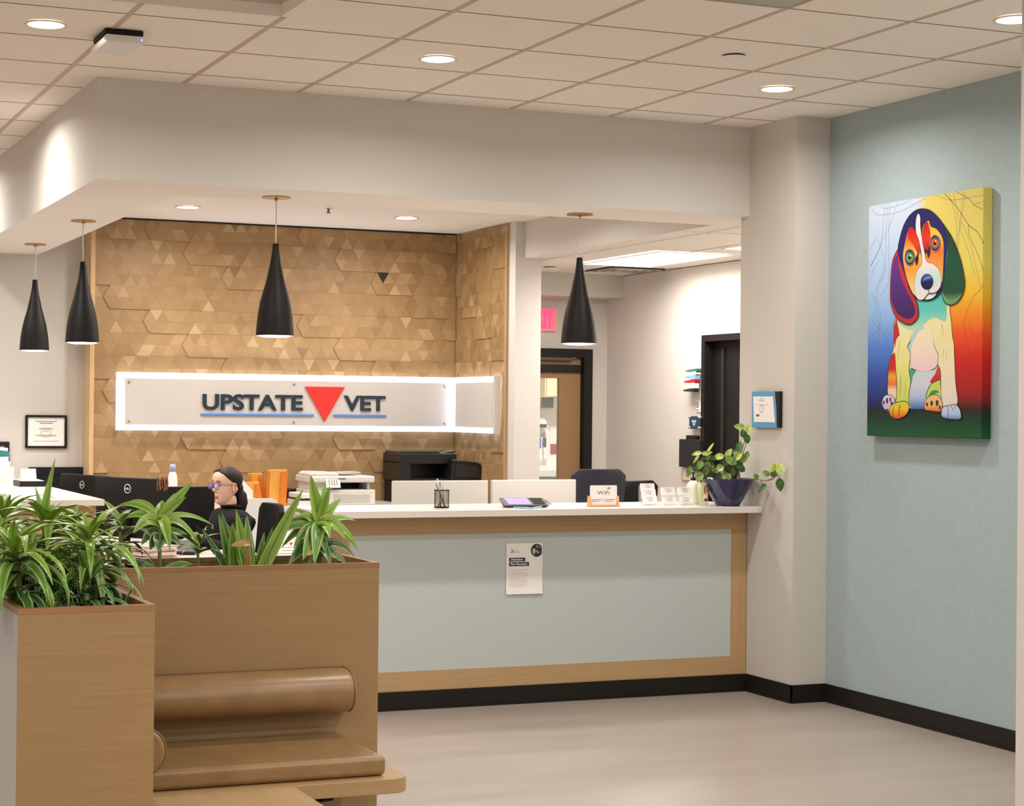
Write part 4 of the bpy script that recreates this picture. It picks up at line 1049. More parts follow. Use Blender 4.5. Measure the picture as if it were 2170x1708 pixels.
# tumbler with a dog photograph
yy = 8.93; x = onY(1490, 1050, yy).x
t = thing('tumbler', 'clear green-tinted tumbler printed with a dog photo, left of the plant pot', 'tumbler', (x, yy, ZT))
hh = onY(1490, 1022, yy).z-ZT
MB().lathe([(.0001, 0), (.024, 0), (.026, .004), (.034, hh), (.032, hh), (.024, .008), (.0001, .008)], (x, yy, ZT), 24, cap=False).build('glass', mat('tumbler_glass', (218, 224, 176), .1, alpha=.45), t)
pm = MB()
def wrap(u, v, d): # u angle(rad) about -y, v height
    r = .0262+(.0345-.0262)*v/hh+.0006+d; a = -PI/2+u; return (x+r*math.cos(a), yy+r*math.sin(a), ZT+v)
def blob(mb, cu, cv, ru, rv, d=0, n=16):
    mb.add([wrap(cu, cv, d)]+[wrap(cu+ru*math.cos(a), cv+rv*math.sin(a), d) for a in [2*PI*i/n for i in range(n)]], [(0, 1+i, 1+(i+1) % n) for i in range(n)])
blob(pm, 0, hh*.45, .55, hh*.28); pm.build('printed_body', mat('dog_white', (226, 210, 186), .5), t)
pm = MB(); blob(pm, .05, hh*.76, .34, hh*.15, .0004); blob(pm, -.25, hh*.66, .16, hh*.16, .0005); blob(pm, .38, hh*.66, .14, hh*.16, .0005); pm.build('printed_head', mat('dog_brown', (168, 104, 60), .5), t)
pm = MB(); blob(pm, .05, hh*.72, .12, hh*.09, .0008); pm.build('printed_muzzle', mat('dog_white', (226, 210, 186), .5), t)
pm = MB(); blob(pm, .0, hh*.26, .36, hh*.07, .0006); blob(pm, .05, hh*.70, .04, hh*.02, .0012); pm.build('printed_patch', mat('dog_dark', (88, 58, 44), .5), t)

# poster on the counter front
fy = 8.9425
x0, x1, z0, z1 = 4.104, 4.324, .600, .879
t = thing('paper_notice', 'white Attention Pet Parents notice taped on the pale blue counter front', 'notice', ((x0+x1)/2, fy, z0))
P = lambda u, v, d=0: (x0+(x1-x0)*u, fy-.0012-d, z0+(z1-z0)*v)
MB().add([P(0, 0, .004), P(1, .0, .006), P(1, .15, .0005), P(1, 1), P(0, 1), P(0, .15, .0005)], [(0, 1, 2, 5), (5, 2, 3, 4)]).build('sheet', M_PAPER, t)
def strip(u0, u1, v0, v1, m, name, d=.0015):
    MB().box(x0+(x1-x0)*u0, x0+(x1-x0)*u1, fy-.0012-d, fy-.0012, z0+(z1-z0)*v0, z0+(z1-z0)*v1).build(name, m, t)
strip(.08, .52, .645, .716, M_DKTXT, 'title_bar'); strip(.08, .625, .552, .628, M_DKTXT, 'title_bar')
mb = MB()
put_text(mb, 'Attention', lambda u, v, d: (x0+.218*.125+u, fy-.0032-d, z0+.279*.662+v), .218*.34, .0125, bold=.02)
put_text(mb, 'Pet Parents!', lambda u, v, d: (x0+.218*.12+u, fy-.0032-d, z0+.279*.570+v), .218*.46, .0125, bold=.02)
mb.build('title_text', M_PAPER, t)
n = 30; cu_, cv_, rr = x0+.218*.845, z0+.279*.855, .036
circ = [(cu_+rr*math.cos(a), cv_+rr*math.sin(a)) for a in [2*PI*i/n for i in range(n)]]
circ = [(min(u, x1-.005), min(v, z1-.005)) for u, v in circ]
fP = lambda u, v, h: (u, fy-.0016-h, v)
MB().prism(circ, fP, 0, .0006).build('photo', mat('photo_navy', (28, 46, 70), .5), t)
MB().prism([(cu_-.026, cv_+.008), (cu_-.014, cv_+.012), (cu_-.004, cv_-.002), (cu_-.016, cv_-.026), (cu_-.028, cv_-.010)], fP, .0008, .0012).build('photo_dog', mat('photo_cream', (188, 176, 140), .6), t)
MB().prism([(cu_-.004, cv_+.0), (cu_+.004, cv_+.001), (cu_+.009, cv_-.008), (cu_+.016, cv_-.006), (cu_+.018, cv_-.012), (cu_+.006, cv_-.018), (cu_-.001, cv_-.012)], fP, .0008, .0012).build('photo_hand', mat('photo_skin', (206, 140, 108), .6), t)
MB().prism([(cu_-.006, cv_+.028), (cu_+.008, cv_+.030), (cu_+.010, cv_+.012), (cu_-.004, cv_+.012)], fP, .0008, .0012).prism([(cu_+.014, cv_+.026), (cu_+.028, cv_+.024), (cu_+.026, cv_+.012), (cu_+.014, cv_+.014)], fP, .0008, .0012).build('photo_hair', mat('photo_grey', (120, 118, 104), .6), t)
mb = MB()
for i in range(9): mb.box(x0+.218*.10, x0+.218*(.62-.04*((i*5) % 3)), fy-.0022, fy-.0014, z0+.279*(.475-.041*i), z0+.279*(.475-.041*i)+.0022)
mb.box(x0+.218*.205, x0+.218*.33, fy-.0022, fy-.0014, z0+.279*.852, z0+.279*.866).box(x0+.218*.205, x0+.218*.38, fy-.0022, fy-.0014, z0+.279*.818, z0+.279*.832)
mb.build('text_lines', mat('text_grey', (196, 186, 180), .8), t)
mb = MB(); c0 = (x0+.218*.14, z0+.279*.845)
mb.tube([(c0[0]+.0075*math.cos(a), fy-.002, c0[1]+.009*math.sin(a)) for a in [-2.3+i*4.4/10 for i in range(11)]], [.0006+.0016*math.sin(PI*i/10) for i in range(11)], 5)
mb.build('logo', M_BLACK, t)
# certificate folder on the pilaster
fx = 5.6345; yA, yB = 8.87, 8.645; zA, zB_ = 1.524, 1.728
t = thing('certificate_folder', 'blue folder with a white 2024 certificate on the grey pilaster', 'certificate', (fx, 8.73, zB_-.2))
MB().box(fx-.022, fx, 8.59, yA, zA, zB_).build('backing', M_BLACK, t, bevel=.002)
MB().add([(fx-.0235, yA, zA), (fx-.0235, yB-.035, zA), (fx-.0235, yB-.03, zA+.1), (fx-.0235, yB-.012, zB_), (fx-.0235, yA, zB_), (fx-.0235, yA-.004, zA+.07)], [(0, 1, 2, 3, 4, 5)]).build('folder', mat('folder_blue', (86, 156, 200), .45), t)
MB().add([(fx-.0245, yA-.026, zA+.030), (fx-.0245, yB-.018, zA+.030), (fx-.0245, yB+.005, zB_-.028), (fx-.0245, yA-.016, zB_-.028)], [(0, 1, 2, 3)]).build('certificate', M_PAPER, t)
mb = MB(); put_text(mb, '2024', lambda u, v, d: (fx-.0255, yA-.048-u, zA+.062+v), .035, .013, bold=.05); mb.build('year_text', mat('dark_green_print', (70, 74, 56), .7), t)
mb = MB(); mb.lathe([(.016, 0), (.024, 0)], (fx-.0252, 8.765, zA+.105), 24, 'x', cap=False, smooth=False).box(fx-.0255, fx-.0248, 8.735, 8.795, zA+.15, zA+.156).box(fx-.0255, fx-.0248, 8.745, 8.785, zA+.162, zA+.167).box(fx-.0255, fx-.0248, 8.69, 8.83, zA+.129, zA+.131); mb.build('seal', mat('pale_print', (196, 196, 204), .8), t)
# small standing notice on the corner desk
yy = 10.1
a, b = onY(583, 1127, yy), onY(645, 1129, yy)
t = thing('desk_notice', 'white Upstate Vet notice standing on the low desk behind the leaves', 'notice', ((a.x+b.x)/2, yy, .75))
x0, x1, zt = a.x-.005, b.x, a.z
MB().box(x0, x1, yy, yy+.004, .751, zt).box(x0, x1, yy, yy+.06, .7505, .753).build('card', M_PAPER, t)
mb = MB(); put_text(mb, 'UPSTATE', lambda u, v, d: (x0+.014+u, yy-.001-d, zt-.078+v), .074, .011); put_text(mb, 'VET', lambda u, v, d: (x0+.118+u, yy-.001-d, zt-.078+v), .034, .011)
for u0, u1, dz in ((.03, .15, .092), (.045, .14, .110), (.05, .135, .130)): mb.box(x0+u0, x0+u1, yy-.0012, yy-.0004, zt-dz-.003, zt-dz)
mb.build('printing', M_GREYTXT, t)
MB().prism([(x0+.092, zt-.064), (x0+.115, zt-.064), (x0+.1035, zt-.084)][::-1], lambda u, v, h: (u, yy-h, v), .0005, .0015).build('red_triangle', M_RED, t)
# keyboard, papers, phone on the corner desk
t = thing('keyboard', 'black keyboard under the woman\'s hands', 'keyboard', (2.545, 10.86, .75), 1.87)
MB().box(-.21, .21, -.065, .065, 0, .014).build('case', M_BLACK, t, off=L0, bevel=.004)
mb = MB()
for r in range(5):
    for c in range(14): mb.box(-.2+c*.0287, -.2+c*.0287+.024, -.057+r*.0235, -.057+r*.0235+.019, .014, .019)
mb.build('keys', M_BLACKM, t, off=L0)
a = onZ(318, 1172, .75)
t = thing('paper_pile', 'pile of pinkish printed papers on the low desk behind the leaves', 'papers', (2.40, 10.12, .75))
for k in range(8):
    MB().cbox((2.40+.006*math.sin(k*2.1), 10.12+.008*math.cos(k*1.7), .755+k*.0085), (.215, .28, .0065), Matrix.Rotation(.25+.09*math.sin(k*1.9), 3, 'Z')).build('sheet', mat('sheet%d' % (k % 3), ((214, 186, 180), (176, 158, 150), (222, 206, 200))[k % 3], .8), t)
t = thing('desk_phone', 'black desk phone on the low desk, half hidden by leaves', 'phone', (2.63, 10.27, .75), -.4)
MB().add([(-.09, -.1, 0), (.09, -.1, 0), (.09, .1, 0), (-.09, .1, 0), (-.09, -.1, .02), (.09, -.1, .02), (.09, .1, .075), (-.09, .1, .075)], [(0, 3, 2, 1), (4, 5, 6, 7), (0, 1, 5, 4), (1, 2, 6, 5), (2, 3, 7, 6), (3, 0, 4, 7)]).build('base', M_BLACK, t, off=L0, bevel=.005)
MB().tube([(-.062, -.095, .055), (-.065, 0, .085), (-.062, .095, .10)], [.022, .014, .022], 10).build('handset', M_BLACKM, t, off=L0)
# ================================================================ PLANTS
def leaf_mat(name, base, tip, edge, mid, ew=.07, dark=None):
    m = bpy.data.materials.new(name); m.use_nodes = True; nt = m.node_tree; b = nt.nodes['Principled BSDF']
    b.inputs['Roughness'].default_value = .36; b.inputs['Specular IOR Level'].default_value = .5
    uv = nt.nodes.new('ShaderNodeUVMap'); uv.uv_map = 'UVMap'; sp = nt.nodes.new('ShaderNodeSeparateXYZ'); nt.links.new(uv.outputs['UV'], sp.inputs[0])
    r1 = nt.nodes.new('ShaderNodeValToRGB'); e = r1.color_ramp.elements      # along the leaf
    e[0].color = lin(base); e[1].color = lin(tip); nt.links.new(sp.outputs['Y'], r1.inputs['Fac'])
    r2 = nt.nodes.new('ShaderNodeValToRGB'); r2.color_ramp.interpolation = 'LINEAR'   # across: stripes
    e = r2.color_ramp.elements; e[0].position = 0; e[0].color = (0, 0, 0, 1); e[1].position = 1; e[1].color = (0, 0, 0, 1)
    for p, v in ((.10-.02, 0), (.10+.01, 1), (.10+ew, 1), (.10+ew+.03, 0), (.90-ew-.03, 0), (.90-ew, 1), (.89, 1), (.92, 0)):
        x = e.new(p); x.color = (v, v, v, 1)
    nt.links.new(sp.outputs['X'], r2.inputs['Fac'])
    mx = nt.nodes.new('ShaderNodeMix'); mx.data_type = 'RGBA'; mx.inputs[7].default_value = lin(edge)
    nt.links.new(r2.outputs['Color'], mx.inputs[0]); nt.links.new(r1.outputs['Color'], mx.inputs[6])
    r3 = nt.nodes.new('ShaderNodeValToRGB'); e = r3.color_ramp.elements; e[0].position = .44; e[0].color = (0, 0, 0, 1); e[1].position = .56; e[1].color = (0, 0, 0, 1)
    x = e.new(.48); x.color = (1, 1, 1, 1); x = e.new(.52); x.color = (1, 1, 1, 1)
    nt.links.new(sp.outputs['X'], r3.inputs['Fac'])
    m2 = nt.nodes.new('ShaderNodeMix'); m2.data_type = 'RGBA'; m2.inputs[7].default_value = lin(mid)
    nt.links.new(r3.outputs['Color'], m2.inputs[0]); nt.links.new(mx.outputs[2], m2.inputs[6])
    n = nt.nodes.new('ShaderNodeTexNoise'); n.inputs['Scale'].default_value = 14
    tc = nt.nodes.new('ShaderNodeTexCoord'); nt.links.new(tc.outputs['Object'], n.inputs['Vector'])
    m3 = nt.nodes.new('ShaderNodeMix'); m3.data_type = 'RGBA'; m3.blend_type = 'MULTIPLY'; m3.inputs[0].default_value = .35
    nt.links.new(m2.outputs[2], m3.inputs[6]); nt.links.new(n.outputs['Color'], m3.inputs[7])
    nt.links.new(m3.outputs[2], b.inputs['Base Color'])
    b.inputs['Subsurface Weight'].default_value = 0.0
    return m
LM_DEEP = leaf_mat('striped_leaf_deep', (58, 100, 44), (80, 128, 52), (206, 214, 160), (84, 126, 60), .05)
LM_LIME = leaf_mat('striped_leaf_lime', (150, 190, 62), (138, 184, 64), (190, 210, 120), (70, 110, 44), .05)
LM_MID = leaf_mat('striped_leaf_mid', (98, 150, 48), (112, 160, 56), (206, 212, 150), (56, 96, 40), .055)
LM_BROWN = leaf_mat('wilted_leaf', (170, 130, 66), (186, 140, 84), (190, 150, 90), (140, 100, 50))
def leaf(mb, base, az, el, L, W, droop, rnd, curl=.35, twist=0.0, mi=0, n=9):
    """strap leaf: starts at base heading az with elevation el, bends down by droop (rad) over its length"""
    pts = []; p = Vector(base); ds = L/n; e = el; a = az; state = 0
    for i in range(n+1):
        pts.append((p.copy(), e, a)); t = (i+.5)/n
        e -= droop/n*(.5+1.0*t); a += twist/n
        p += Vector((math.cos(a)*math.cos(e), math.sin(a)*math.cos(e), math.sin(e)))*ds
        if base[1] < P2Y and p.z < H2+.015:      # foreground planter: stay inside the liner or clear of the outside faces
            m_ = .036
            if state == 0: state = 1 if (P1X0 < p.x < P1X1 and p.y > P1Y0) else 2
            if state == 1: p.x = min(max(p.x, P1X0+m_), P1X1-m_); p.y = min(max(p.y, P1Y0+m_), P2Y-m_); p.z = max(p.z, ZS1+.01)
            elif p.x > P1X1-.01: p.x = max(p.x, P1X1+.016)
            elif p.x < P1X0+.01: p.x = min(p.x, P1X0-.016)
            elif p.y < P1Y0+.01: p.y = min(p.y, P1Y0-.016)
            if p.x > P1X1: p.y = min(p.y, P2Y-.02)
    vs = []; uvs = []
    wav = rnd.uniform(0, 6)
    for i, (p, e, a) in enumerate(pts):
        t = i/n
        w = W*.5*max(.03, (math.sin(PI*min(1, (t*.92+.10))**.75))**.8) if t < .999 else .0008
        side = Vector((-math.sin(a), math.cos(a), 0)); up = Vector((-math.cos(a)*math.sin(e), -math.sin(a)*math.sin(e), math.cos(e)))
        cv = curl*(1-.6*t)
        for k, u in enumerate((-1, -.5, 0, .5, 1)):
            q = p+side*(w*u)+up*(w*cv*abs(u)**1.3+.06*w*math.sin(wav+t*9)*u)
            vs.append(q); uvs.append(((u+1)/2, t))
    fs = []
    for i in range(n):
        for k in range(4): fs.append((i*5+k, i*5+k+1, (i+1)*5+k+1, (i+1)*5+k))
    o = len(mb.v); mb.v += [tuple(v) for v in vs]
    for f in fs:
        kk = len(mb.f); mb.f.append([i+o for i in f]); mb.sm.add(kk); mb.uv[kk] = [uvs[i] for i in f]
        if mi: mb.mi[kk] = mi
def dracaena(label, base, crown, whorls, seed, mats, group, stem_r=.008, name='striped_dracaena'):
    """whorls: list of (height fraction, count, el, L, W, droop, mat index)"""
    rnd = random.Random(seed); t = thing(name, label, 'plant', base, 0, group)
    b = Vector(base); c = Vector(crown)
    pts = [b.lerp(c, i/8)+Vector((math.sin(i*.9+seed)*.004, math.cos(i*.8)*.004, 0)) for i in range(9)]
    MB().tube([b-Vector((0, 0, .02))]+pts, stem_r, 8).build('stem', mat('plant_stem', (120, 128, 70), .6), t)
    mb = MB()
    for (hf, cnt, el, L, W, dr, mi) in whorls:
        a0 = rnd.uniform(0, 2*PI)
        for i in range(cnt):
            a = a0+2*PI*i/cnt+rnd.uniform(-.35, .35)
            p = b.lerp(c, max(0, min(1, hf+rnd.uniform(-.05, .03))))
            leaf(mb, p, a, el+rnd.uniform(-.15, .15), L*rnd.uniform(.8, 1.15), W*rnd.uniform(.85, 1.12), dr*rnd.uniform(.8, 1.2), rnd, twist=rnd.uniform(-.3, .3), mi=mi)
    o = mb.build('foliage', mats, t)
    return t, o
G1 = 'striped plants in the foreground planter'; G2 = 'leafy plants in the long planter'
ZS1 = H2-.13; ZS2 = H2-.10
def full(L=.24, W=.032):
    return [(1.0, 4, 1.1, L*.5, W*.8, .8, 1), (.98, 7, .8, L*.95, W, 1.4, 1), (.92, 9, .5, L*1.05, W, 1.7, 1), (.84, 9, .3, L, W, 1.8, 2), (.72, 9, .2, L*.95, W, 1.8, 2), (.58, 8, .15, L*.9, W, 1.7, 0), (.42, 8, .1, L*.8, W, 1.5, 0), (.25, 6, .15, L*.7, W, 1.3, 0)]
LMS = [LM_DEEP, LM_LIME, LM_MID]  # upper leaves take lime, lower ones deep: top light put into the colour
def P1(x, y, Y): q = onY(x, y, Y); return (q.x, q.y, q.z)
def basez(c, z, dx=0, dy=0): return (c[0]+dx, c[1]+dy, z)
for lb, (x, y, Y), L, seed, W in (
        ('striped plant at the front of the foreground planter, its crown nearest the viewer', (188, 1142, 5.16), .22, 3, .030),
        ('striped plant with the tallest upright pointed leaf, middle of the foreground planter', (98, 1104, 5.42), .22, 11, .036),
        ('striped plant at the left edge of the picture, low and broad', (28, 1160, 5.02), .24, 8, .036),
        ('striped plant at the back left of the foreground planter', (8, 1088, 5.70), .22, 21, .032),
        ('striped plant at the back right of the foreground planter, leaning over the rim', (150, 1112, 5.72), .20, 14, .028)):
    c = P1(x, y, Y); bx = min(max(c[0], P1X0+.06), P1X1-.06)
    wh = full(L, W)
    t, o = dracaena(lb, (bx, Y-.02, ZS1+.002), c, wh, seed, LMS, G1)
c = P1(186, 1240, 5.02)
dracaena('small dark striped plant low at the front corner of the foreground planter', (c[0], 5.0, ZS1+.002), (c[0], 5.02, c[2]), [(1, 4, 1.1, .13, .026, .8, 0), (.9, 6, .6, .17, .028, 1.5, 0), (.7, 6, .3, .18, .028, 1.6, 0), (.4, 5, .1, .16, .026, 1.3, 0)], 5, LMS, G1)
# the upright leaf of the tall one
t = [o for o in bpy.data.objects if o.get('label', '').startswith('striped plant with the tallest')][0]
mb = MB(); rnd = random.Random(2); c = P1(94, 1112, 5.42)
leaf(mb, c, 0.4, 1.45, .20, .042, .12, rnd, curl=.3); leaf(mb, (c[0], c[1]+.01, c[2]), 2.2, 1.3, .12, .026, .1, rnd)
mb.build('upright_leaf', [LM_LIME], t)
# long planter
def p2(x, y, Y=6.12): return P1(x, y, Y)
def bez_leaf(mb, a, b, up, W, rnd, mi=0, n=11, out=None, curl=.35):
    """leaf along a curve from a to b that first climbs by up"""
    a = Vector(a); b = Vector(b); c = a.lerp(b, .45)+Vector((0, 0, up)); pts = []
    for i in range(n+1):
        t = i/n; pts.append(a*(1-t)**2+c*2*t*(1-t)+b*t*t)
    vs = []; uvs = []; wav = rnd.uniform(0, 6)
    side0 = None
    for i, p in enumerate(pts):
        t = i/n; d = (pts[min(i+1, n)]-pts[max(i-1, 0)]).normalized()
        face = Vector((rnd.uniform(-.0, .0), -1, .55)).normalized()
        side = d.cross(face)
        if side.length < .2: side = _R.copy()
        side.normalize(); side = (side+(side0 if side0 else side)).normalized(); side0 = side; upn = side.cross(d).normalized()
        if upn.z < 0: upn = -upn
        w = W*.5*max(.03, (math.sin(PI*min(1, (t*.90+.10))**.8))**.75) if t < .999 else .0008
        for u in (-1, -.5, 0, .5, 1):
            vs.append(p+side*(w*u)+upn*(w*curl*(1-.5*t)*abs(u)**1.3+.10*w*math.sin(wav+t*11)*u)); uvs.append(((u+1)/2, t))
    o = len(mb.v); mb.v += [tuple(v) for v in vs]
    for i in range(n):
        for k in range(4):
            f = (i*5+k, i*5+k+1, (i+1)*5+k+1, (i+1)*5+k); kk = len(mb.f); mb.f.append([q+o for q in f]); mb.sm.add(kk); mb.uv[kk] = [uvs[q] for q in f]
            if mi: mb.mi[kk] = mi
def placed_plant(label, name, crown, leaves, seed, extra=(), stem_r=.007):
    """leaves: (tip px, tip py, climb, width, material, crown offset along the stem 0 top..1 base, tip depth offset)"""
    rnd = random.Random(seed); c = Vector(p2(*crown)); t = thing(name, label, 'plant', (c.x, 6.12, ZS2+.002), 0, G2)
    base = Vector((c.x, 6.12, ZS2)); MB().tube([base-Vector((0, 0, .02)), base.lerp(c, .5)+Vector((.004, 0, 0)), c], [stem_r*1.2, stem_r, stem_r*.8], 8).build('stem', mat('plant_stem', (120, 128, 70), .6), t)
    mb = MB()
    for (x, y, up, W, mi, k, dy) in leaves:
        b = Vector(p2(x, y, 6.12+dy)); a = c.lerp(base, k)
        if b.z < H2+.008: b.y = min(max(b.y, P2Y+.05), P2Y1-.05) if b.x < P2X1-.03 else b.y
        bez_leaf(mb, a, b, up, W, rnd, mi)
    mb.build('foliage', LMS, t); return t
placed_plant('bright green plant with drooping leaves in the long planter, left of the woman', 'striped_dracaena', (337, 1096),
    [(408, 1021, .0, .036, 1, 0, .02), (394, 1053, .01, .034, 1, .02, -.03), (370, 1045, .0, .022, 1, 0, .04), (345, 1060, .0, .040, 1, 0, .05), (248, 1073, .055, .030, 1, .03, .05), (268, 1067, .06, .026, 1, .03, .10), (262, 1100, .05, .034, 1, .08, .02), (283, 1130, .06, .046, 1, .10, -.06), (300, 1112, .05, .044, 2, .1, .1),
     (360, 1168, .085, .046, 1, .05, -.10), (425, 1158, .085, .030, 1, .08, -.02), (412, 1140, .075, .030, 2, .12, .06), (428, 1168, .06, .026, 2, .2, .02), (398, 1120, .05, .028, 1, .1, .08), (450, 1112, .055, .022, 1, .05, .05), (300, 1155, .05, .044, 0, .25, -.03), (318, 1166, .04, .046, 0, .3, -.07), (385, 1160, .05, .034, 0, .3, -.04), (335, 1170, .03, .05, 0, .3, -.1),
     (352, 1150, .04, .046, 0, .2, .03), (268, 1192, .05, .040, 0, .85, .03), (300, 1198, .035, .044, 2, .88, -.05), (408, 1196, .045, .036, 2, .85, -.02), (385, 1199, .03, .03, 2, .9, .05), (250, 1150, .07, .028, 0, .2, .08), (375, 1100, .03, .04, 2, .15, .1)], 41)
placed_plant('tallest leafy plant in the long planter, at its right end', 'striped_dracaena', (676, 1110),
    [(658, 1006, .0, .046, 1, 0, .0), (699, 1031, .0, .034, 1, 0, -.04), (690, 1018, .0, .026, 1, 0, .05), (672, 1040, .0, .05, 1, 0, .02), (722, 1058, .02, .034, 1, .03, .04), (752, 1103, .045, .024, 1, .08, .05), (731, 1143, .085, .052, 1, .05, -.05), (757, 1158, .085, .036, 1, .07, .0), (759, 1168, .075, .028, 2, .08, .05), (752, 1181, .07, .034, 0, .4, .0), (735, 1197, .05, .040, 0, .5, -.03),
     (700, 1140, .06, .044, 1, .1, -.10), (668, 1196, .075, .056, 2, .06, -.14), (642, 1188, .075, .052, 2, .1, -.12), (611, 1198, .06, .052, 0, .35, -.08), (622, 1162, .07, .044, 2, .12, -.05), (577, 1138, .055, .032, 2, .08, .0), (597, 1160, .065, .034, 2, .1, .05), (590, 1125, .05, .030, 1, .06, .1), (618, 1080, .03, .028, 1, .05, .08), (634, 1092, .03, .034, 1, .05, .0), (608, 1108, .05, .034, 2, .1, .04), (712, 1115, .04, .036, 0, .3, .06), (700, 1197, .05, .046, 0, .4, -.08), (690, 1170, .05, .048, 0, .3, -.06), (650, 1150, .05, .05, 0, .25, .03),
     (720, 1190, .05, .036, 0, .45, -.05), (630, 1140, .06, .04, 0, .3, .1), (655, 1199, .03, .044, 0, .6, -.04)], 52, stem_r=.008)
rnd = random.Random(9); c = p2(522, 1178)
t = thing('broad_leaf_plant', 'shorter plant with broad upright wavy leaves in front of the woman', 'plant', (c[0], 6.12, ZS2+.002), 0, G2)
mb = MB()
for (x, tx, ty, w, up, mi, dy) in ((498, 463, 1088, .036, 0, 2, .03), (500, 428, 1120, .030, .02, 0, .0), (505, 470, 1083, .040, -.01, 0, .05), (506, 492, 1108, .060, .0, 2, -.05), (532, 500, 1079, .050, .0, 1, .0), (530, 523, 1092, .048, .01, 2, .05), (534, 480, 1108, .040, .02, 2, -.02), (536, 578, 1116, .038, -.02, 0, .0), (538, 560, 1128, .036, .0, 2, .06), (536, 642, 1038, .050, .02, 1, -.02), (512, 520, 1130, .044, .0, 0, .05)):
    a = Vector(p2(x, 1193)); a.z = ZS2; bez_leaf(mb, a, p2(tx, ty, 6.12+dy), up, w, rnd, mi, curl=.5)
mb.build('foliage', LMS, t)
mb = MB(); a = Vector(p2(530, 1190, 6.05)); a.z = ZS2
bez_leaf(mb, a, p2(526, 1150, 6.03), 0, .034, rnd, 0, curl=.9); bez_leaf(mb, Vector(p2(530, 1152, 6.03)), p2(489, 1157, 6.02), .008, .028, rnd, 0, curl=.4)
mb.build('wilted_leaf', [LM_BROWN], t)
c = p2(425, 1150)
dracaena('small low plant between the bright one and the broad-leaved one', (c[0]-.02, 6.13, ZS2+.002), (c[0], 6.13, c[2]), [(1, 4, .8, .12, .026, 1.2, 2), (.8, 4, .5, .12, .026, 1.4, 0), (.3, 4, .4, .11, .028, 1.1, 2)], 61, LMS, G2, .005)
c = p2(255, 1110)
dracaena('leafy plant in the long planter right behind the foreground planter', (c[0], 6.14, ZS2+.002), (c[0], 6.13, c[2]), [(1, 4, 1.0, .13, .030, 1.0, 2), (.9, 6, .6, .15, .032, 1.4, 2), (.7, 6, .3, .15, .032, 1.5, 0), (.4, 5, .2, .14, .03, 1.3, 0)], 71, LMS, G2, .006)

# ---------------- potted plant on the tall counter
pc = Vector((5.475, 8.90, 1.0732))
t = thing('potted_plant', 'trailing round-leaved plant in a dark blue tapered pot at the end of the counter', 'potted plant', tuple(pc))
MB().lathe([(.0001, 0), (.068, 0), (.070, .004), (.152, .152), (.152, .157), (.144, .157), (.136, .140), (.0001, .140)], tuple(pc), 40, cap=False).build('pot', mat('cobalt_glaze', (25, 25, 72), .12, spec=.6, coat=.5), t)
MB().lathe([(.0001, .1405), (.1355, .1405)], tuple(pc), 24, cap=False).build('soil', M_DARK, t)
def round_leaf_mat(name, a, b_):
    m = bpy.data.materials.new(name); m.use_nodes = True; nt = m.node_tree; b = nt.nodes['Principled BSDF']; b.inputs['Roughness'].default_value = .3
    n = nt.nodes.new('ShaderNodeTexNoise'); n.inputs['Scale'].default_value = 55; tc = nt.nodes.new('ShaderNodeTexCoord'); nt.links.new(tc.outputs['Object'], n.inputs['Vector'])
    cr = nt.nodes.new('ShaderNodeValToRGB'); cr.color_ramp.elements[0].position = .42; cr.color_ramp.elements[1].position = .6
    cr.color_ramp.elements[0].color = lin(a); cr.color_ramp.elements[1].color = lin(b_); nt.links.new(n.outputs['Fac'], cr.inputs['Fac']); nt.links.new(cr.outputs['Color'], b.inputs['Base Color'])
    return m
RL = [round_leaf_mat('round_leaf_light', (150, 178, 70), (196, 206, 120)), round_leaf_mat('round_leaf_mid', (96, 130, 56), (132, 158, 80)), round_leaf_mat('round_leaf_dark', (46, 84, 34), (74, 110, 46))]
def rleaf(mb, c, d, L, W, nrm, cup=.25, n=8):
    """rounded leaf: centre c, pointing along d, normal nrm"""
    d = d.normalized(); s = nrm.cross(d).normalized(); nn = d.cross(s).normalized()
    vs = [c-d*L*.5]; rows = []
    for i in range(1, n):
        tt = i/n; w = W*.5*(math.sin(PI*tt**.85))**.72
        row = []
        for u in (-1, -.5, 0, .5, 1): row.append(c+d*(L*(tt-.5))+s*(w*u)+nn*(cup*w*(u*u)-cup*L*.35*(2*tt-1)**2*.5))
        rows.append(row)
    o = [vs[0]]; idx = [[1+j*5+k for k in range(5)] for j in range(len(rows))]
    for r in rows: o += r
    o.append(c+d*L*.53-nn*L*.06)
    fs = [(0, idx[0][k+1], idx[0][k]) for k in range(4)]
    for j in range(len(rows)-1):
        for k in range(4): fs.append((idx[j][k], idx[j][k+1], idx[j+1][k+1], idx[j+1][k]))
    e = len(o)-1; fs += [(e, idx[-1][k], idx[-1][k+1]) for k in range(4)]
    mb.add(o, fs, True)
view = (Vector((5.4, 8.9, 0))).normalized()
mbs = [MB(), MB(), MB()]; rnd = random.Random(12); stems = MB()
q = lambda x, y, Y=8.85: onY(x, y, Y)
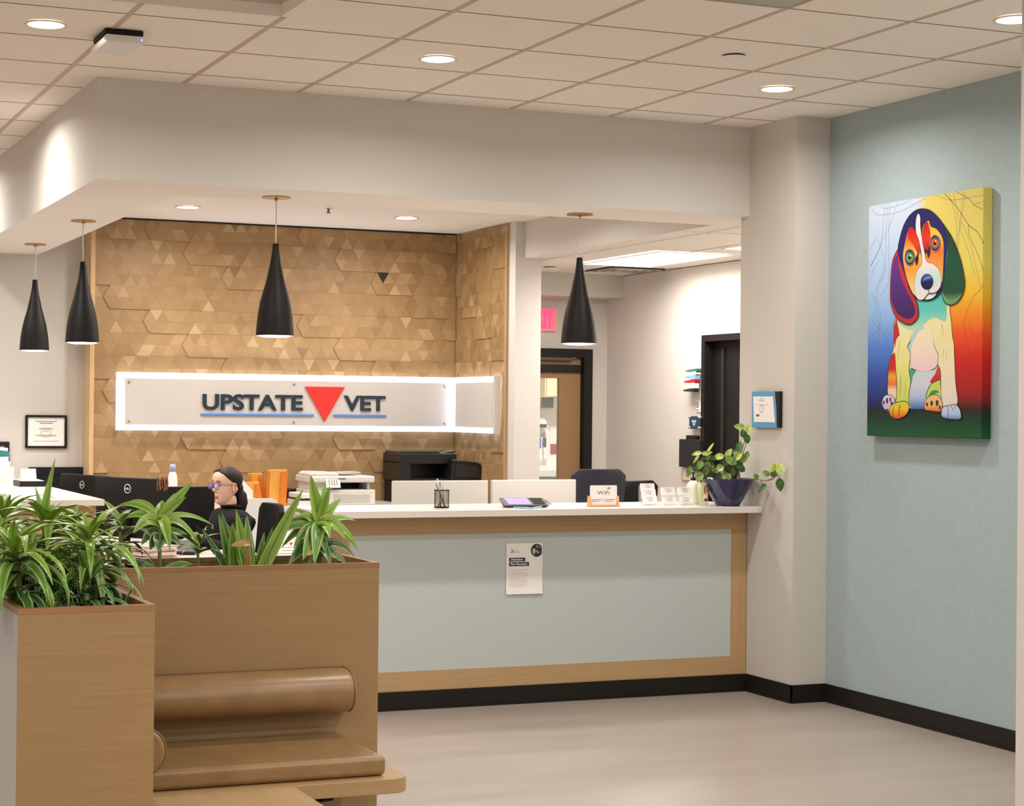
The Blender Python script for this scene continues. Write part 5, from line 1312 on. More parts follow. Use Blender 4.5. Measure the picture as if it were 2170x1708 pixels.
# (x, y, length px, width px, direction deg (0 right, 90 up), tone)
LV = [(1567, 904, 20, 12, 175, 0), (1587, 910, 16, 15, 60, 0), (1576, 919, 18, 14, 120, 2), (1583, 930, 19, 13, 280, 2), (1567, 946, 21, 14, 80, 2), (1564, 966, 24, 14, 50, 0), (1577, 971, 24, 14, 60, 1),
      (1544, 960, 20, 11, 55, 0), (1523, 968, 22, 13, 195, 0), (1546, 975, 20, 14, 290, 1), (1556, 957, 12, 9, 30, 2), (1505, 949, 24, 5, 55, 0), (1498, 960, 20, 9, 10, 0), (1477, 961, 20, 9, 195, 0), (1475, 973, 20, 5, 235, 0),
      (1483, 985, 18, 13, 250, 1), (1460, 999, 22, 11, 255, 1), (1476, 994, 16, 14, 200, 2), (1483, 1011, 20, 15, 240, 1), (1500, 985, 15, 15, 90, 2), (1510, 990, 12, 9, 60, 1), (1526, 991, 16, 14, 30, 1), (1517, 998, 14, 12, 170, 1), (1534, 1006, 17, 17, 20, 0), (1497, 998, 18, 15, 250, 2), (1510, 1006, 16, 14, 200, 2), (1546, 988, 16, 14, 100, 2), (1554, 978, 16, 13, 60, 1), (1567, 986, 16, 14, 0, 2), (1572, 994, 15, 13, 320, 2), (1552, 1000, 14, 11, 90, 1), (1562, 1006, 18, 13, 300, 1), (1500, 969, 14, 8, 280, 1), (1490, 976, 15, 11, 300, 2), (1537, 980, 14, 11, 90, 2), (1494, 1008, 16, 13, 270, 2), (1524, 1010, 14, 12, 260, 2), (1544, 1010, 14, 11, 300, 1), (1510, 970, 18, 9, 335, 2), (1583, 963, 14, 10, 80, 1)]
for (x, y, l, w, dg, tn) in LV:
    k = 10.3/FPX; Yo = 8.85+rnd.uniform(-.05, .05)
    c = q(x, y, Yo); d = (_R*math.cos(D2R(dg))+Vector((0, 0, 1))*math.sin(D2R(dg)))+view*rnd.uniform(-.3, .3)
    nrm = (-view+Vector((rnd.uniform(-.4, .4), rnd.uniform(-.3, .3), rnd.uniform(-.1, .6)))).normalized()
    rleaf(mbs[tn], c, d, l*k*1.12, w*k*1.15, nrm)
    if rnd.random() < .75 and x < 1590:
        base = Vector((pc.x+(c.x-pc.x)*.35, pc.y+(c.y-pc.y)*.3, pc.z+.14)); tip = c-d.normalized()*l*k*.5
        if y < 1005: stems.tube([base, base.lerp(tip, .5)+Vector((0, 0, .01)), tip], [.0028, .002, .0014], 6)
# trailing branch to the right, over the pilaster edge
Yt = 8.70
TR = [(1640, 991, 20, 17, 110, 0), (1654, 993, 22, 18, 60, 0), (1624, 1003, 16, 11, 150, 1), (1640, 1004, 15, 14, 80, 2), (1653, 1027, 26, 17, 275, 2), (1616, 1034, 22, 12, 230, 2), (1602, 1010, 14, 11, 130, 1)]
for (x, y, l, w, dg, tn) in TR:
    k = 10.0/FPX; X_ = 5.632; c = onY(x, y, Yt); c.x = min(c.x, 5.60)
    yy = 5.585/math.tan(YAW+math.atan((x-885)/FPX)); c = onY(x, y, yy)
    d = (_R*math.cos(D2R(dg))+Vector((0, 0, 1))*math.sin(D2R(dg))); nrm = (-view+Vector((-.2, 0, .3))).normalized()
    rleaf(mbs[tn], c, d, l*k*1.1, w*k*1.1, nrm, cup=.15)
def tr(x, y):
    yy = 5.585/math.tan(YAW+math.atan((x-885)/FPX)); return onY(x, y, yy)
for path in ([Vector((5.56, 8.86, 1.222)), tr(1606, 1016), tr(1620, 1019), tr(1634, 1017), tr(1639, 1008), tr(1638, 998)], [tr(1626, 1018), tr(1640, 1014), tr(1646, 1004), tr(1652, 1012), tr(1653, 1020)][:4], [tr(1612, 1018), tr(1618, 1028)]):
    stems.tube(path, .0022, 6)
stems.tube([q(1545, 1015), q(1562, 985), q(1574, 962), q(1582, 938), q(1578, 915), q(1573, 905)], [.003, .0028, .0025, .002, .0018, .0015], 6)
for i, mb in enumerate(mbs): mb.build('foliage', RL[i], t)
stems.build('stem', mat('brown_stem', (104, 74, 48), .6), t)
# ================================================================ DOG PAINTING
XC = 5.795
def T(x, y):
    p = onX(1840+x/6.326, 390+y/6.326, XC); return (p.y, p.z)
cy0, cy1, cz0, cz1 = 7.105, 8.028, 1.490, 2.716
pt = thing('dog_painting', 'colourful canvas painting of a seated beagle puppy on the blue wall', 'painting', (5.825, (cy0+cy1)/2, cz0))
def dim(c): return tuple(int(v*.90) for v in c)
def canvas_mat():
    m = bpy.data.materials.new('canvas_background'); m.use_nodes = True; nt = m.node_tree; b = nt.nodes['Principled BSDF']; b.inputs['Roughness'].default_value = .6; b.inputs['Specular IOR Level'].default_value = .25
    g = nt.nodes.new('ShaderNodeNewGeometry'); sp = nt.nodes.new('ShaderNodeSeparateXYZ'); nt.links.new(g.outputs['Position'], sp.inputs[0])
    def mr(sock, a, c):
        n = nt.nodes.new('ShaderNodeMapRange'); n.inputs['From Min'].default_value = a; n.inputs['From Max'].default_value = c; nt.links.new(sock, n.inputs['Value']); return n.outputs[0]
    z = mr(sp.outputs['Z'], cz1, cz0)
    def ramp(sock, st):
        r = nt.nodes.new('ShaderNodeValToRGB'); e = r.color_ramp.elements
        e[0].position = st[0][0]; e[0].color = lin(dim(st[0][1])); e[1].position = st[-1][0]; e[1].color = lin(dim(st[-1][1]))
        for p, c in st[1:-1]: x = e.new(p); x.color = lin(dim(c))
        nt.links.new(sock, r.inputs['Fac']); return r.outputs['Color']
    L = ramp(z, [(0, (206, 218, 236)), (.38, (168, 200, 238)), (.5, (140, 180, 232)), (.62, (84, 130, 214)), (.74, (52, 80, 172)), (.85, (34, 44, 110)), (.89, (20, 40, 38)), (1, (26, 88, 54))])
    R = ramp(z, [(0, (226, 206, 108)), (.3, (232, 216, 104)), (.42, (240, 190, 52)), (.5, (242, 144, 34)), (.58, (236, 84, 26)), (.68, (208, 32, 24)), (.82, (160, 26, 26)), (.88, (50, 34, 24)), (.93, (20, 62, 40)), (1, (22, 92, 48))])
    y = mr(sp.outputs['Y'], 7.62, 7.54)
    mx = nt.nodes.new('ShaderNodeMix'); mx.data_type = 'RGBA'; nt.links.new(y, mx.inputs[0]); nt.links.new(L, mx.inputs[6]); nt.links.new(R, mx.inputs[7])
    nt.links.new(mx.outputs[2], b.inputs['Base Color']); return m
MB().box(XC, 5.852, cy0, cy1, cz0, cz1).build('canvas', canvas_mat(), pt, bevel=.003)
def smooth(pts, k=4):
    n = len(pts); out = []
    for i in range(n):
        p0, p1, p2_, p3 = pts[i-1], pts[i], pts[(i+1) % n], pts[(i+2) % n]
        for j in range(k):
            t = j/k
            out.append(tuple(.5*((2*p1[a])+(-p0[a]+p2_[a])*t+(2*p0[a]-5*p1[a]+4*p2_[a]-p3[a])*t*t+(-p0[a]+3*p1[a]-3*p2_[a]+p3[a])*t**3) for a in (0, 1)))
    return out
LAY = [0]
def dim(c): return tuple(int(v*.90) for v in c)
def paint_mat(name, cols, axis='z', rng=None):
    """cols: one colour or a list of (pos 0..1, colour) going down (z) or rightwards (y)"""
    cols = [(p, dim(c)) for p, c in cols]
    m = bpy.data.materials.new('paint_'+name); m.use_nodes = True; nt = m.node_tree; b = nt.nodes['Principled BSDF']; b.inputs['Roughness'].default_value = .6; b.inputs['Specular IOR Level'].default_value = .25
    g = nt.nodes.new('ShaderNodeNewGeometry'); sp = nt.nodes.new('ShaderNodeSeparateXYZ'); nt.links.new(g.outputs['Position'], sp.inputs[0])
    n = nt.nodes.new('ShaderNodeMapRange'); n.inputs['From Min'].default_value = rng[0]; n.inputs['From Max'].default_value = rng[1]
    nt.links.new(sp.outputs['Z' if axis == 'z' else 'Y'], n.inputs['Value'])
    r = nt.nodes.new('ShaderNodeValToRGB'); e = r.color_ramp.elements; e[0].position = cols[0][0]; e[0].color = lin(cols[0][1]); e[1].position = cols[-1][0]; e[1].color = lin(cols[-1][1])
    for p, c in cols[1:-1]: x = e.new(p); x.color = lin(c)
    nt.links.new(n.outputs[0], r.inputs['Fac']); nt.links.new(r.outputs['Color'], b.inputs['Base Color']); return m
M_INK = mat('paint_ink', (24, 18, 30), .55)
def shape(name, pts, cols, line=0, axis='z', sm=True):
    LAY[0] += 1; d = LAY[0]*.00016
    w = [T(*p) for p in pts]
    if sm: w = smooth(w)
    if not isinstance(cols[0], (int, float)):
        zs = [p[1] for p in w]; ys = [p[0] for p in w]
        rng = (max(zs), min(zs)) if axis == 'z' else (max(ys), min(ys))
        m = paint_mat(name+str(LAY[0]), cols, axis, rng)
    else: m = mat('paint_%d_%d_%d' % cols, dim(cols), .6, spec=.25)
    me = MB().add([(XC-.0003-d, y, z) for y, z in w], [tuple(range(len(w)))])
    # n-gon triangulated by Blender
    o = me.build(name, m, pt)
    if line:
        mb = MB(); n = len(w); ln = line/6.326*8.6/FPX
        for i in range(n):
            a = Vector(w[i]); b = Vector(w[(i+1) % n]); dd = b-a
            if dd.length < 1e-5: continue
            nn = Vector((-dd.y, dd.x)).normalized()*ln*.5; e_ = dd.normalized()*ln*.25
            q = [a-nn-e_, b-nn+e_, b+nn+e_, a+nn-e_]
            mb.add([(XC-.0003-d-.00008, v.x, v.y) for v in q], [(0, 1, 2, 3)])
        mb.build('outline', M_INK, o)
    return o
def stroke(mb, pts, w, closed=False):
    ww = [T(*p) for p in pts]
    if len(ww) > 2:      # round the corners of the brush line
        P_ = [ww[0]]+ww+[ww[-1]]; out = []
        for i in range(1, len(P_)-2):
            for j in range(5):
                t = j/5; out.append(tuple(.5*((2*P_[i][a])+(-P_[i-1][a]+P_[i+1][a])*t+(2*P_[i-1][a]-5*P_[i][a]+4*P_[i+1][a]-P_[i+2][a])*t*t+(-P_[i-1][a]+3*P_[i][a]-3*P_[i+1][a]+P_[i+2][a])*t**3) for a in (0, 1)))
        ww = out+[ww[-1]]
    ln = w/6.326*8.6/FPX
    for i in range(len(ww)-1):
        a = Vector(ww[i]); b = Vector(ww[i+1]); dd = b-a; nn = Vector((-dd.y, dd.x)).normalized()*ln*.5; e_ = dd.normalized()*ln*.2
        mb.add([(XC-.0003-LAY[0]*.00016-.0001, v.x, v.y) for v in (a-nn-e_, b-nn+e_, b+nn+e_, a+nn-e_)], [(0, 1, 2, 3)])
def curve(p0, p1, bend, n=10):
    out = []
    for i in range(n+1):
        t = i/n; x = p0[0]+(p1[0]-p0[0])*t; y = p0[1]+(p1[1]-p0[1])*t; s = math.sin(PI*t)*bend
        out.append((x+s, y+s*.3))
    return out
# background twigs
mb = MB()
for p in ([(220, 250), (215, 400), (185, 700), (160, 850), (30, 1110)], [(255, 250), (250, 450), (235, 700), (230, 1150), (150, 1330), (115, 1420), (120, 1620)], [(400, 240), (290, 560), (165, 800), (120, 930), (25, 1110)],
          [(30, 300), (90, 390), (180, 415), (420, 370), (640, 260), (780, 180)], [(140, 265), (220, 330), (420, 280), (560, 215)], [(290, 250), (275, 700), (270, 1300), (150, 1500)], [(30, 880), (90, 750), (150, 790), (200, 980), (205, 1160), (140, 1330)],
          [(25, 1270), (80, 1130), (150, 1020)], [(30, 1450), (110, 1560), (160, 1700), (160, 1850), (110, 1990), (40, 2020)], [(30, 1800), (120, 1920), (200, 1990), (255, 2140)], [(30, 2090), (100, 2130), (150, 2040), (130, 1800), (60, 1500)]): stroke(mb, p, 4)
mb.build('twig_lines', mat('paint_twig_blue', (70, 96, 130), .6), pt)
mb = MB()
for p, w in (([(1020, 130), (1110, 220), (1190, 310), (1350, 550), (1460, 640), (1540, 780), (1535, 790)], 9), ([(1350, 550), (1350, 680), (1450, 900), (1545, 1160)], 7), ([(1170, 100), (1340, 190), (1420, 280), (1540, 340)], 7), ([(1420, 270), (1500, 250), (1545, 220)], 5),
             ([(1080, 120), (1170, 440), (1190, 830)], 4), ([(1280, 95), (1240, 420), (1200, 900)], 4), ([(1300, 110), (1250, 480), (1190, 700)], 3), ([(900, 150), (1000, 180), (1130, 215), (1540, 150)], 4), ([(1140, 120), (1240, 600), (1360, 960), (1430, 1230)], 4),
             ([(1250, 500), (1360, 780), (1440, 1100), (1500, 1370)], 4), ([(1540, 1330), (1500, 1420), (1400, 1520), (1330, 1700)], 6), ([(1330, 1700), (1285, 1850), (1300, 2000), (1340, 2200), (1355, 2420), (1350, 2850)], 5), ([(1340, 1790), (1400, 1990), (1480, 2040), (1540, 1960)], 4), ([(1480, 2040), (1400, 2250), (1355, 2420), (1420, 2620), (1500, 2850)], 4)): stroke(mb, p, w)
mb.build('twig_lines', mat('paint_twig_purple', (74, 60, 96), .6), pt)
CREAM = (238, 230, 168)
shape('body', [(600, 1450), (370, 1800), (345, 1950), (342, 2180), (300, 2330), (268, 2480), (262, 2700), (262, 2840), (340, 2890), (560, 3010), (760, 3010), (1000, 2990), (1190, 2950), (1165, 2600), (1152, 2200), (1130, 2040), (1115, 1850), (1095, 1700), (1070, 1450)], [(0, (232, 226, 150)), (.4, (240, 232, 178)), (.7, (240, 222, 206)), (1, (216, 224, 150))], 12)
shape('haunch', [(342, 2270), (292, 2350), (270, 2500), (264, 2830), (330, 2860), (378, 2860), (376, 2500), (366, 2300)], [(0, (196, 30, 24)), (.35, (206, 44, 26)), (.5, (242, 170, 60)), (.68, (234, 120, 50)), (.8, (240, 216, 190)), (1, (238, 210, 200))], 8)
shape('red_patch', [(385, 1800), (350, 1900), (347, 2100), (375, 2240), (405, 2140), (422, 2060), (412, 1960), (390, 1860)], (192, 48, 44))
shape('chest', [(640, 1500), (1030, 1450), (1045, 1600), (1050, 1780), (1020, 1840), (880, 1790), (740, 1880), (640, 1960), (500, 1930), (400, 1850), (420, 1780), (560, 1800)], [(0, (84, 192, 180)), (.5, (98, 204, 190)), (.8, (150, 214, 190)), (1, (196, 222, 176))])
shape('chest_streak', [(700, 1880), (600, 2000), (560, 2120), (532, 2190), (570, 2240), (640, 2080), (740, 1930)], (176, 214, 216))
shape('belly_lower', [(565, 2480), (640, 2500), (740, 2515), (870, 2490), (945, 2440), (972, 2540), (940, 2640), (850, 2680), (795, 2790), (762, 2870), (760, 3005), (600, 3010), (558, 2950), (568, 2750), (552, 2560)], [(0, (196, 224, 222)), (.4, (214, 214, 226)), (.7, (176, 200, 230)), (1, (50, 92, 180))])
shape('belly_red', [(940, 2440), (972, 2530), (962, 2630), (852, 2672), (836, 2640), (900, 2540)], [(0, (206, 70, 80)), (1, (196, 34, 34))])
shape('belly_teal', [(560, 2480), (640, 2500), (600, 2580), (575, 2700), (556, 2620)], (70, 168, 150))
shape('belly', [(572, 2250), (600, 2130), (700, 1960), (850, 1960), (884, 2130), (942, 2290), (934, 2420), (880, 2484), (740, 2512), (622, 2480), (575, 2430)], [(0, (240, 230, 190)), (.5, (244, 222, 206)), (1, (240, 206, 210))])
shape('green_thigh', [(962, 2630), (850, 2682), (800, 2760), (782, 2870), (980, 2870), (972, 2700)], (196, 218, 100), 7)
shape('green_band', [(806, 2870), (840, 2790), (900, 2762), (952, 2790), (880, 2820), (850, 2870)], (48, 150, 60))
shape('foreleg', [(400, 2050), (362, 2240), (372, 2450), (388, 2650), (384, 2860), (368, 2960), (545, 2950), (550, 2800), (572, 2650), (550, 2490), (566, 2350), (562, 2240), (532, 2180), (565, 2100), (560, 2000)], [(0, (240, 230, 176)), (.5, (232, 228, 128)), (1, (206, 216, 92))])
shape('foreleg', [(884, 2130), (942, 2280), (938, 2400), (975, 2520), (980, 2800), (1000, 2975), (1192, 2960), (1172, 2650), (1156, 2300), (1150, 2150), (1120, 2040), (1000, 1950)], [(0, (236, 228, 160)), (.5, (242, 228, 190)), (1, (226, 220, 214))])
mb = MB()
LAY[0] += 1
for p, w in (([(570, 2100), (532, 2180), (562, 2250), (566, 2350), (550, 2490), (572, 2650), (550, 2800), (545, 2960)], 9), ([(878, 2130), (905, 2210), (942, 2290), (936, 2410), (975, 2520), (980, 2800), (1000, 2975)], 9), ([(578, 2470), (640, 2496)], 9), ([(850, 2492), (900, 2470), (934, 2420)], 9),
             ([(366, 2290), (372, 2450), (388, 2650), (384, 2860), (368, 2960)], 8), ([(850, 2680), (800, 2770), (784, 2860)], 6)): stroke(mb, p, w)
mb.build('ink_lines', M_INK, pt)
mb = MB()
for p in ([(430, 2110), (405, 2260), (400, 2340)], [(436, 2560), (440, 2700), (425, 2820)], [(990, 1880), (1010, 2050)], [(1015, 2210), (1005, 2320)], [(1060, 2230), (1045, 2330)]): stroke(mb, p, 7)
mb.build('rose_strokes', mat('paint_rose', (206, 130, 110), .6), pt)
mb = MB()
for p in ([(436, 2600), (440, 2720), (425, 2830)], [(500, 2640), (505, 2740), (482, 2830)]):
    mb = MB(); stroke(mb, p, 8); mb.build('teal_stroke', mat('paint_teal', (90, 180, 160), .6), pt)
shape('paw', [(190, 2920), (225, 2840), (300, 2828), (356, 2880), (350, 2960), (290, 3046), (240, 3040), (200, 2980)], [(0, (228, 214, 226)), (1, (196, 180, 206))], 8)
for c, r in (((213, 2930), (12, 28)), ((258, 2905), (16, 40)), ((303, 2888), (12, 30)), ((322, 2940), (16, 26)), ((258, 3030), (24, 14))): shape('paw_pad', [(c[0]+r[0]*math.cos(a), c[1]+r[1]*math.sin(a)) for a in [i*PI/4 for i in range(8)]], (84, 46, 110))
shape('paw', [(290, 3060), (315, 2970), (400, 2925), (500, 2912), (552, 2960), (545, 3040), (500, 3105), (400, 3150), (322, 3120)], [(0, (206, 214, 70)), (.4, (240, 200, 50)), (.75, (238, 130, 34)), (1, (206, 50, 24))], 10)
shape('paw', [(760, 2960), (790, 2880), (860, 2826), (930, 2830), (982, 2880), (1002, 2960), (972, 3050), (850, 3040), (770, 3026)], [(0, (240, 190, 150)), (.6, (238, 190, 100)), (1, (226, 80, 30))], 9)
for c, r in (((796, 2955), (14, 28)), ((858, 2940), (18, 36)), ((932, 2935), (20, 42)), ((968, 2995), (12, 30))): shape('paw_pad', [(c[0]+r[0]*math.cos(a), c[1]+r[1]*math.sin(a)) for a in [i*PI/4 for i in range(8)]], (72, 40, 80))
shape('paw', [(990, 3060), (1010, 2990), (1080, 2972), (1180, 2956), (1232, 3010), (1252, 3080), (1240, 3150), (1090, 3150), (1000, 3120)], [(0, (206, 220, 236)), (.6, (178, 204, 236)), (1, (96, 130, 190))], 10)
LAY[0] += 1; mb = MB()
for p in ([(350, 2990), (335, 3060), (352, 3125)], [(440, 2960), (418, 3040), (425, 3110)], [(1075, 2990), (1082, 3080), (1078, 3140)], [(1120, 2980), (1148, 3030)], [(1165, 2970), (1186, 3010)]): stroke(mb, p, 9)
mb.build('ink_lines', M_INK, pt)
# head
shape('ear', [(420, 870), (352, 980), (318, 1150), (304, 1450), (316, 1620), (380, 1780), (480, 1862), (570, 1882), (645, 1830), (682, 1750), (668, 1620), (640, 1540), (560, 1400), (500, 1200), (440, 1000)], (190, 44, 52), 13)
shape('ear_inner', [(400, 960), (355, 1030), (328, 1200), (314, 1450), (332, 1600), (400, 1730), (500, 1800), (585, 1800), (635, 1740), (630, 1640), (560, 1500), (470, 1300), (420, 1120)], [(0, (96, 52, 136)), (.5, (82, 40, 122)), (1, (60, 28, 92))])
shape('ear', [(1000, 560), (1060, 610), (1120, 700), (1180, 830), (1240, 1000), (1285, 1200), (1300, 1350), (1272, 1480), (1200, 1585), (1110, 1622), (1030, 1580), (998, 1450), (1010, 1250), (1030, 1000)], [(0, (18, 62, 50)), (.6, (26, 84, 58)), (.85, (30, 76, 50)), (1, (110, 170, 110))], 13)
shape('ear_rim', [(1004, 1440), (1020, 1540), (1060, 1590), (1120, 1608), (1190, 1570), (1262, 1470), (1195, 1530), (1110, 1556), (1045, 1510)], (104, 158, 104))
shape('ear_edge', [(1045, 640), (1072, 800), (1072, 950), (1040, 1150), (1016, 1280), (1022, 1050), (1036, 850)], (84, 150, 140))
shape('head', [(740, 332), (650, 352), (560, 430), (490, 550), (442, 700), (412, 850), (420, 960), (480, 1150), (540, 1320), (600, 1450), (640, 1520), (700, 1556), (830, 1560), (930, 1510), (990, 1420), (1030, 1200), (1060, 950), (1070, 780), (1040, 600), (980, 490), (900, 400), (830, 348)], [(0, (30, 28, 92)), (.5, (38, 32, 108)), (1, (34, 28, 70))], 12)
shape('cheek', [(505, 790), (540, 640), (575, 590), (640, 640), (690, 790), (706, 900), (735, 1050), (690, 1130), (648, 1220), (636, 1360), (650, 1490), (602, 1450), (530, 1270), (488, 1080), (480, 940)], [(0, (206, 40, 26)), (.22, (236, 130, 40)), (.4, (242, 206, 80)), (.6, (240, 150, 50)), (1, (244, 214, 130))])
shape('brow', [(560, 582), (630, 610), (680, 730), (708, 860), (690, 950), (650, 880), (600, 800), (545, 720)], [(0, (186, 26, 24)), (.6, (222, 60, 28)), (1, (190, 40, 24))])
shape('cheek', [(735, 640), (765, 540), (822, 490), (852, 570), (930, 608), (995, 700), (1024, 820), (1018, 1100), (1002, 1320), (970, 1180), (890, 1080), (805, 1040), (775, 930), (735, 850)], [(0, (236, 160, 40)), (.25, (244, 206, 60)), (.5, (236, 120, 40)), (1, (244, 190, 100))])
shape('brow', [(738, 640), (765, 545), (806, 505), (836, 600), (848, 700), (822, 860), (762, 870), (735, 760)], [(0, (170, 26, 24)), (.6, (224, 52, 26)), (1, (170, 30, 30))])
for c, s_ in (((640, 1000), -1), ((800, 900), 1)): shape('dark_patch', [(c[0]-45, c[1]-30), (c[0]+10, c[1]-20), (c[0]+42, c[1]-90), (c[0]+48, c[1]+20), (c[0]+20, c[1]+95), (c[0]-6, c[1]+20), (c[0]-30, c[1]+70)], (60, 24, 44))
shape('muzzle', [(690, 398), (712, 450), (712, 540), (722, 640), (738, 760), (765, 900), (802, 1040), (880, 1068), (950, 1130), (990, 1230), (985, 1370), (920, 1450), (835, 1468), (765, 1540), (692, 1552), (642, 1480), (630, 1350), (650, 1220), (690, 1130), (735, 1060), (722, 900), (692, 750), (656, 650), (650, 520), (668, 420)], [(0, (240, 226, 222)), (.6, (242, 226, 224)), (.74, (196, 224, 222)), (1, (240, 222, 220))], 5)
shape('chin', [(768, 1543), (832, 1476), (930, 1462), (885, 1528), (812, 1552)], (220, 228, 234), 9)
shape('nose', [(803+82*math.cos(a), 1312+104*math.sin(a)) for a in [i*PI/8 for i in range(16)]], [(0, (70, 100, 170)), (.25, (46, 76, 158)), (.5, (20, 26, 84)), (1, (14, 16, 60))], 9)
shape('nose_shine', [(745, 1300), (790, 1250), (860, 1236), (850, 1262), (790, 1280)], (110, 140, 200))
def eye(cx, cy, cols):
    E = lambda rx, ry: [(cx+rx*math.cos(a), cy+ry*math.sin(a)) for a in [i*PI/8 for i in range(16)]]
    shape('eye_rim', E(72, 118), cols[0]); shape('eye_socket', E(60, 100), (46, 34, 62)); shape('eye_ring', E(54, 72), (84, 150, 160)); shape('iris', E(44, 58), cols[1], 5); shape('pupil', E(20, 27), (16, 14, 20))
    shape('glint', [(cx+10+9*math.cos(a), cy-24+12*math.sin(a)) for a in [i*PI/4 for i in range(8)]], (244, 244, 240))
eye(572, 985, ((186, 84, 110), (104, 176, 48))); eye(912, 795, ((196, 96, 110), (226, 104, 34)))
LAY[0] += 1; mb = MB()
for p, w in (([(826, 1415), (824, 1465), (765, 1540)], 9), ([(824, 1465), (880, 1476), (935, 1450), (985, 1385)], 8), ([(560, 1470), (520, 1540)], 3), ([(585, 1490), (560, 1570)], 3), ([(610, 1500), (590, 1590)], 3), ([(1010, 1290), (1060, 1270)], 3), ([(1010, 1330), (1070, 1335)], 3), ([(1010, 1365), (1060, 1390)], 3)): stroke(mb, p, w)
mb.build('ink_lines', M_INK, pt)

# ================================================================ THE WOMAN
HP = Vector((3.085, 10.93, 1.118))     # middle of the head
wm = thing('person', 'woman in black jacket with glasses and tied dark hair, seated facing left', 'person', (3.1, 10.93, 0))
M_SKIN = mat('skin', (226, 180, 158), .5, spec=.35, noise=.02, nscale=30)
M_HAIR = mat('dark_hair', (34, 22, 19), .55, spec=.3, noise=.25, nscale=60, stretch=(1, 1, 6))
M_JKT = mat('black_jacket', (11, 10, 11), .75, spec=.3, bump=.2, bscale=120)
FYAW = PI+.30        # she looks to the left and a little towards the counter
fwd = Vector((math.cos(FYAW), math.sin(FYAW), 0)); lft = Vector((-fwd.y, fwd.x, 0)); upv = Vector((0, 0, 1))
def HL(f, l, u): return HP+fwd*f+lft*l+upv*u
def interp(tab, z):
    """cubic Hermite through the table"""
    n = len(tab)
    if z <= tab[0][0]: return tab[0][1]
    if z >= tab[-1][0]: return tab[-1][1]
    def sl(k):
        a, b = max(0, k-1), min(n-1, k+1); return (tab[b][1]-tab[a][1])/(tab[b][0]-tab[a][0])
    for i in range(n-1):
        if z <= tab[i+1][0]:
            h = tab[i+1][0]-tab[i][0]; t = (z-tab[i][0])/h
            return (2*t**3-3*t*t+1)*tab[i][1]+(t**3-2*t*t+t)*h*sl(i)+(3*t*t-2*t**3)*tab[i+1][1]+(t**3-t*t)*h*sl(i+1)
# profile tables (height from head centre -> value, metres)
FRONT = [(-.125, .045), (-.113, .072), (-.105, .080), (-.095, .080), (-.085, .075), (-.078, .082), (-.071, .085), (-.066, .079), (-.060, .087), (-.052, .083), (-.044, .088), (-.034, .106), (-.026, .110), (-.016, .101), (0, .090), (.010, .084), (.022, .089), (.035, .093), (.055, .092), (.075, .082), (.095, .058), (.108, .030), (.113, .004)]
BACK = [(-.125, -.020), (-.10, -.005), (-.075, .018), (-.05, .050), (-.03, .075), (0, .092), (.03, .100), (.06, .096), (.085, .076), (.105, .040), (.113, .004)]
WIDTH = [(-.125, .020), (-.113, .026), (-.10, .036), (-.08, .047), (-.05, .058), (-.02, .065), (.01, .070), (.04, .073), (.07, .068), (.09, .052), (.105, .030), (.113, .004)]
BASEF = [(-.125, .030), (-.112, .064), (-.098, .074), (-.07, .077), (-.04, .080), (0, .084), (.035, .091), (.06, .090), (.08, .078), (.1, .048), (.113, .004)]
def head_ring(z, n=40):
    f, b, w = interp(FRONT, z), interp(BACK, z), interp(WIDTH, z); pts = []
    fb = interp(BASEF, z)      # skull front without nose and lips
    for i in range(n):
        a = 2*PI*i/n; ca, sa = math.cos(a), math.sin(a)
        if ca > 0:
            r = abs(ca)**.80*(fb-.0)
            x = r; y = w*math.copysign(abs(sa)**.86, sa)
            dt = f-fb; wd = .17 if -.05 < z < .012 and dt > 0 else (.24 if z < -.05 else .36)
            x += dt*math.exp(-(sa/wd)**2)
            if z > -.022 and z < .022: x -= .010*math.exp(-((abs(sa)-.40)/.16)**2)*math.exp(-((z-.002)/.014)**2)
            if -.085 < z < -.055: x += .002*math.exp(-(sa/.3)**2)
            if -.05 < z < -.01: x += .003*math.exp(-((abs(sa)-.62)/.2)**2)
        else:
            x = b*ca; y = w*sa
        pts.append((x, y))
    return pts
mb = MB(); zs = [-.125+.238*i/70 for i in range(71)]; n = 64; vs = []
for z in zs:
    for (x, y) in head_ring(z, n): vs.append(HL(x, y, z))
fs = []
for j in range(len(zs)-1):
    for i in range(n): fs.append((j*n+i, j*n+(i+1) % n, (j+1)*n+(i+1) % n, (j+1)*n+i))
fs.append(tuple(range(n-1, -1, -1))); fs.append(tuple((len(zs)-1)*n+i for i in range(n)))
head_vs, head_fs = vs, fs
# ---- the body: skin-modifier skeleton, pelvis root
J = {}
pel = Vector((3.13, 10.95, .56)); seatdir = fwd
def S3(f, l, u): return pel+fwd*f+lft*l+upv*u
def skel(verts, edges, name, m, parent, root=0, sub=2):
    me = bpy.data.meshes.new(name); me.from_pydata([tuple(v[0]-Vector(parent['_w'])) for v in verts], edges, [])
    me.materials.append(m); o = bpy.data.objects.new(name, me); COL.objects.link(o); o.parent = parent; o['_w'] = tuple(parent['_w'])
    sk = o.modifiers.new('skin', 'SKIN'); sk.use_smooth_shade = True
    sv = me.skin_vertices[0].data
    for i, v in enumerate(verts):
        r = v[1]; sv[i].radius = r if isinstance(r, tuple) else (r, r); sv[i].use_root = (i == root)
    sb = o.modifiers.new('sub', 'SUBSURF'); sb.levels = sub; sb.render_levels = sub
    # bake the modifiers to one real mesh
    dg = bpy.context.evaluated_depsgraph_get(); m2 = bpy.data.meshes.new_from_object(o.evaluated_get(dg)); o.modifiers.clear(); o.data = m2; m2.name = name
    for p in m2.polygons: p.use_smooth = True
    return o
